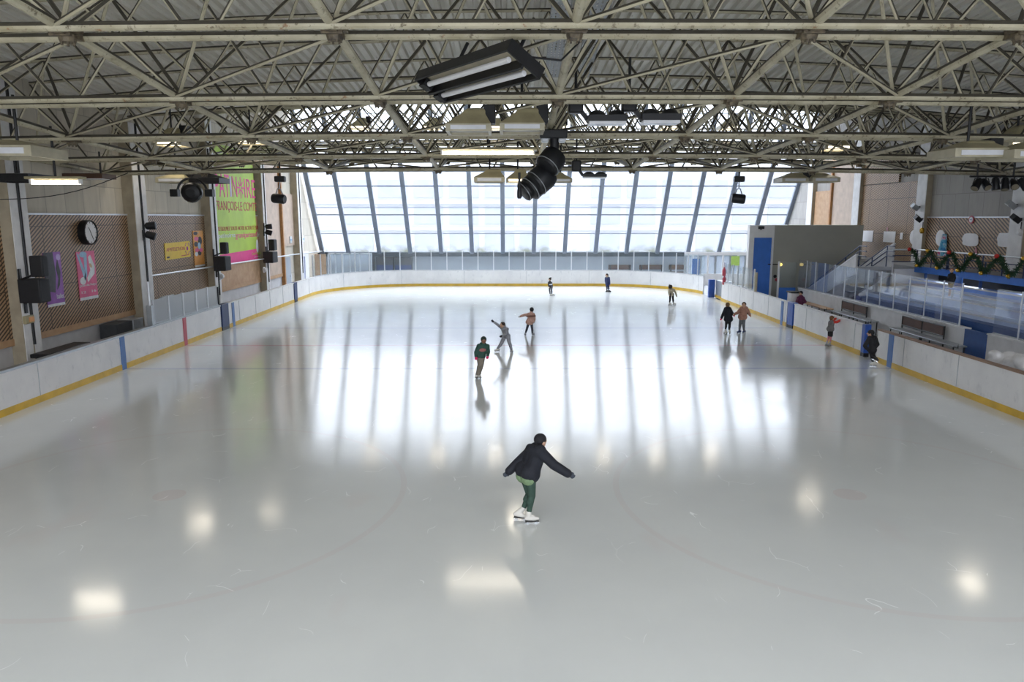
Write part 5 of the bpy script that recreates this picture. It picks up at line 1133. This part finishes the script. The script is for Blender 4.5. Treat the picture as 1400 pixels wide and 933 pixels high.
person('person in black and white top with hair bun on the far ice', 50, 1.3, (-.9, .4),
    jo(720, 360, 6.364, hd=(202, 140), shL=(193, 168), shR=(214, 170), elL=(190, 188), haL=(194, 204), elR=(222, 190), haR=(224, 208), hpL=(201, 208), hpR=(217, 208), knL=(200, 240), knR=(217, 238), anL=(206, 272), anR=(220, 270), toL=(203, 300), toR=(224, 294)),
    K(top='black_cloth', pad=.015, band=('white_cloth', .4), legs='charcoal_cloth', boots='boot_white', head=('bun', 'hair_dark')))
person('person in long navy coat with pale fur collar standing before the end board', 52.4, 1.4, (-.9, -.3),
    jo(720, 360, 6.364, hd=(697, 106), shL=(689, 130), shR=(716, 130), elL=(687, 156), haL=(690, 176), elR=(721, 160), haR=(722, 184), hpL=(696, 186), hpR=(713, 186), knL=(698, 213), knR=(713, 214), anL=(698, 238), anR=(714, 238), toL=(688, 252), toR=(712, 254)),
    K(top='navycoat', pad=.028, hem=(720 + 704 / 6.364, 360 + 183 / 6.364), collar='fur', legs='navycoat', boots='black_cloth', head=('hair', 'hair_dark')))
person('person in beige jacket with dark fur hood on the far right ice', 44.6, 1.38, (-.75, .45),
    jo(720, 360, 6.364, hd=(1247, 206), shL=(1242, 232), shR=(1280, 232), elL=(1238, 254), haL=(1240, 274), elR=(1296, 256), haR=(1303, 282), hpL=(1250, 274), hpR=(1271, 274), knL=(1247, 312), knR=(1273, 312), anL=(1244, 345), anR=(1276, 345), toL=(1236, 382), toR=(1272, 378)),
    K(top='beigecoat', pad=.026, legs='black_cloth', boots='boot_white', head=('fur', 'furdark')))
person('person in long black coat with pink glove holding hands, left of the couple', 33.3, 1.42, (.1, 1),
    jo(975, 405, 15.55, hd=(308, 195), shL=(268, 270), shR=(352, 272), elL=(218, 370), haL=(180, 462), elR=(398, 350), haR=(428, 392), hpL=(290, 500), hpR=(352, 500), knL=(275, 620), knR=(348, 622), anL=(262, 715), anR=(340, 728), toL=(232, 800), toR=(352, 802)),
    K(top='coat_navy', pad=.035, hem=(975 + 325 / 15.55, 405 + 490 / 15.55), hood=True, legs='black_cloth', boots='boot_white', head=('hair', 'blond'), gloves='glove_pink'), feet=dict(L=(-.5, .9), R=(.3, 1)))
person('person in tan rose padded coat holding hands, right of the couple', 33.5, 1.45, (-.35, -.95),
    jo(975, 405, 15.55, hd=(655, 190), shL=(598, 265), shR=(705, 262), elL=(520, 360), haL=(452, 384), elR=(752, 335), haR=(780, 405), hpL=(595, 470), hpR=(655, 470), knL=(572, 600), knR=(648, 605), anL=(560, 718), anR=(655, 720), toL=(508, 795), toR=(630, 785)),
    K(top='tancoat', pad=.035, hem=(975 + 628 / 15.55, 405 + 440 / 15.55), hood=True, legs='greytrou', legpad=.016, boots='boot_navy', head=('hair', 'hair_dark'), bag='black_cloth'), dY=dict(haL=-.25, elL=-.1, toL=-.02, toR=0), feet=dict(L=(-1, -.3), R=(-.8, -.6)))
person('child with red sleeves, grey waistcoat and pink tights leaning on the right board', 30.0, 1.22, (.9, .35),
    jo(1110, 420, 15.55, hd=(428, 240), shL=(385, 320), shR=(440, 322), elL=(478, 262), haL=(520, 240), elR=(535, 318), haR=(605, 280), hpL=(378, 490), hpR=(412, 490), knL=(372, 610), knR=(408, 620), anL=(325, 735), anR=(388, 750), toL=(345, 815), toR=(405, 835)),
    K(top='vest', sleeves='redsleeve', pad=.022, hem=(1110 + 392 / 15.55, 420 + 470 / 15.55), shorts='black_cloth', legs='pinktights', legpad=.003, boots='boot_grey', head=('hair', 'rust'), visor='furdark', gloves='black_cloth'), dY=dict(elL=.25, haL=.3, haR=-.05, toL=.05, toR=-.03))
person('person all in black standing on one white skate at the right board gap', 25.9, 1.45, (-.75, .5),
    jo(1165, 440, 13.33, hd=(338, 218), shL=(318, 305), shR=(420, 320), elL=(232, 440), haL=(268, 492), elR=(462, 415), haR=(420, 470), hpL=(345, 540), hpR=(392, 540), knL=(358, 640), knR=(378, 625), anL=(378, 740), anR=(432, 675), toL=(338, 835), toR=(478, 700)),
    K(top='black_cloth', pad=.035, hem=(1165 + 370 / 13.33, 440 + 520 / 13.33), hood=True, legs='black_cloth', boots='boot_white', head=('beanie', 'hat_black'), gloves='black_cloth'), dY=dict(haR=-.1, elR=0, anR=-.25, toR=-.3, knR=-.05), lift=('toR',), feet=dict(L=(-1, .2), R=(.85, -.3, -.45)))
# child on the tiers and the seated child behind the boards
person('child in dark jacket and skirt with ginger hair standing on the tiers', 31.3, 1.12, (-.5, -.85),
    jo(1260, 355, 15.54, hd=(640, 235), shL=(592, 330), shR=(690, 330), elL=(566, 400), haL=(570, 460), elR=(706, 395), haR=(690, 455), hpL=(602, 500), hpR=(650, 500), knL=(598, 610), knR=(622, 610), anL=(588, 690), anR=(612, 690), toL=(575, 765), toR=(604, 765)),
    K(top='black_cloth', pad=.025, shorts='greytrou', head=('hair', 'ginger')), base=1.9)
def seated():
    Y = 39.0; t = thing('person', (15.45, Y, 0), 'person in plum jacket sitting behind the right boards beside the white bin', 'person'); h = 1.3
    hd = P(1094.8, 401.2, Y); ch = P(1094.9, 406.4, Y); pv = Vector((ch.x, Y + .02, .58)); sh = [P(1091.4, 407.4, Y), P(1098.2, 407.6, Y)]
    hp = [pv + Vector((e * .08, 0, 0)) for e in (-1, 1)]; kn = [Vector((q.x - .38, Y - .1 + e * .12, .56)) for q, e in zip(hp, (-1, 1))]; an = [k + Vector((.02, 0, -.42)) for k in kn]
    el = [sh[0] + Vector((-.12, -.1, -.2)), sh[1] + Vector((.1, -.1, -.2))]; ha = [kn[0] + Vector((.12, 0, .09)), kn[1] + Vector((.14, 0, .09))]
    f = Vector((-.95, -.3, 0)).normalized(); mb = MB(); mb.ball(hd, .092, 14, 10, (.9, .95, 1.1)); mb.cap(hd + f * .08, hd + f * .105 - Vector((0, 0, .03)), .01, .016); mb.cap(hd, ch, .04, .05); mb.cap(ch, pv, .09, .09)
    for i in (0, 1):
        mb.cap(ch, sh[i], .06, .045); mb.cap(sh[i], el[i], .042, .035); mb.cap(el[i], ha[i], .034, .026); mb.cap(hp[i], kn[i], .07, .05); mb.cap(kn[i], an[i], .046, .034); mb.cap(an[i], an[i] + Vector((-.13, 0, -.05)), .035, .03)
        for k in (-1, 0, 1, 2): mb.cap(ha[i] + Vector((-.02, .014 * k, 0)), ha[i] + Vector((-.08, .018 * k, -.012)), .009, .008)
        mb.cap(ha[i] + Vector((0, .03, 0)), ha[i] + Vector((-.04, .05, -.01)), .01, .009)
    b = mb.build('body', 'skin', t, mod=.010)
    for e in (-1, 1): MB().ball(hd + f * .085 + Vector((-f.y, f.x, 0)) * e * .03, .009, 8, 6).build('eye', 'eye', b)
    mb = MB(); mb.cap(ch, pv, .13, .16); mb.cap(sh[0], sh[1], .085, .085)
    for i in (0, 1): mb.cap(sh[i], el[i], .07, .06); mb.cap(el[i], ha[i], .058, .045)
    mb.build('jacket', 'plum', t, mod=.012); mb = MB(); mb.ball(hd + Vector((.02, .01, .03)), .102, 14, 10); mb.build('hat', 'hat_black', t, mod=.01)
    mb = MB()
    for i in (0, 1): mb.cap(hp[i], kn[i], .085, .065); mb.cap(kn[i], an[i], .06, .045)
    mb.build('trousers', 'black_cloth', t, mod=.012)
    for i in (0, 1): mb = MB(); mb.cap(an[i], an[i] + Vector((0, 0, -.06)), .05, .05); mb.cap(an[i] + Vector((.02, 0, -.06)), an[i] + Vector((-.15, 0, -.075)), .045, .038); mb.build('shoe', 'sole', t, mod=.012)
    s_ = thing('stool', (15.45, Y, 0), 'plain grey stool under the seated person in plum', 'stool'); MB().lathe((15.45, Y, .40), (0, 0, 1), [(0, .18), (.05, .19)], 20).build('seat', 'steel', s_)
    for a in range(4): MB().tube([(15.45 + .13 * math.cos(a * 1.57 + .8), Y + .13 * math.sin(a * 1.57 + .8), .42), (15.45 + .19 * math.cos(a * 1.57 + .8), Y + .19 * math.sin(a * 1.57 + .8), 0)], .014).build('leg', 'dark', s_)
seated()
#PEOPLE-END
# ------------------------------------------------------------------ light, sky, camera
w = bpy.data.worlds.new('sky'); bpy.context.scene.world = w; w.use_nodes = True
bg = w.node_tree.nodes['Background']; bg.inputs[0].default_value = (.88, .92, 1.0, 1)
nt = w.node_tree; tc = N(nt, 'ShaderNodeTexCoord'); sx = N(nt, 'ShaderNodeSeparateXYZ'); nt.links.new(tc.outputs['Generated'], sx.inputs[0])
nt.links.new(mth(nt, 'ADD', 2.1, mth(nt, 'MULTIPLY', mth(nt, 'MAXIMUM', sx.outputs[2], 0), 8.6)), bg.inputs[1])   # an overcast sky is brightest overhead
cam = bpy.data.cameras.new('camera'); co = bpy.data.objects.new('camera', cam); C.objects.link(co)
cam.sensor_width = 36; cam.lens = 36 * F / 1400; cam.clip_end = 400
co.location = (0, 0, H); co.rotation_euler = (math.pi / 2 - TH, 0, -YAW)
sc = bpy.context.scene; sc.camera = co
sc.view_settings.view_transform = 'Standard'; sc.view_settings.look = 'None'; sc.view_settings.gamma = 1; sc.view_settings.use_curve_mapping = False
sc.view_settings.exposure = 0.06
sc.cycles.use_denoising = True; sc.cycles.max_bounces = 8; sc.cycles.transparent_max_bounces = 24; sc.cycles.sample_clamp_indirect = 8
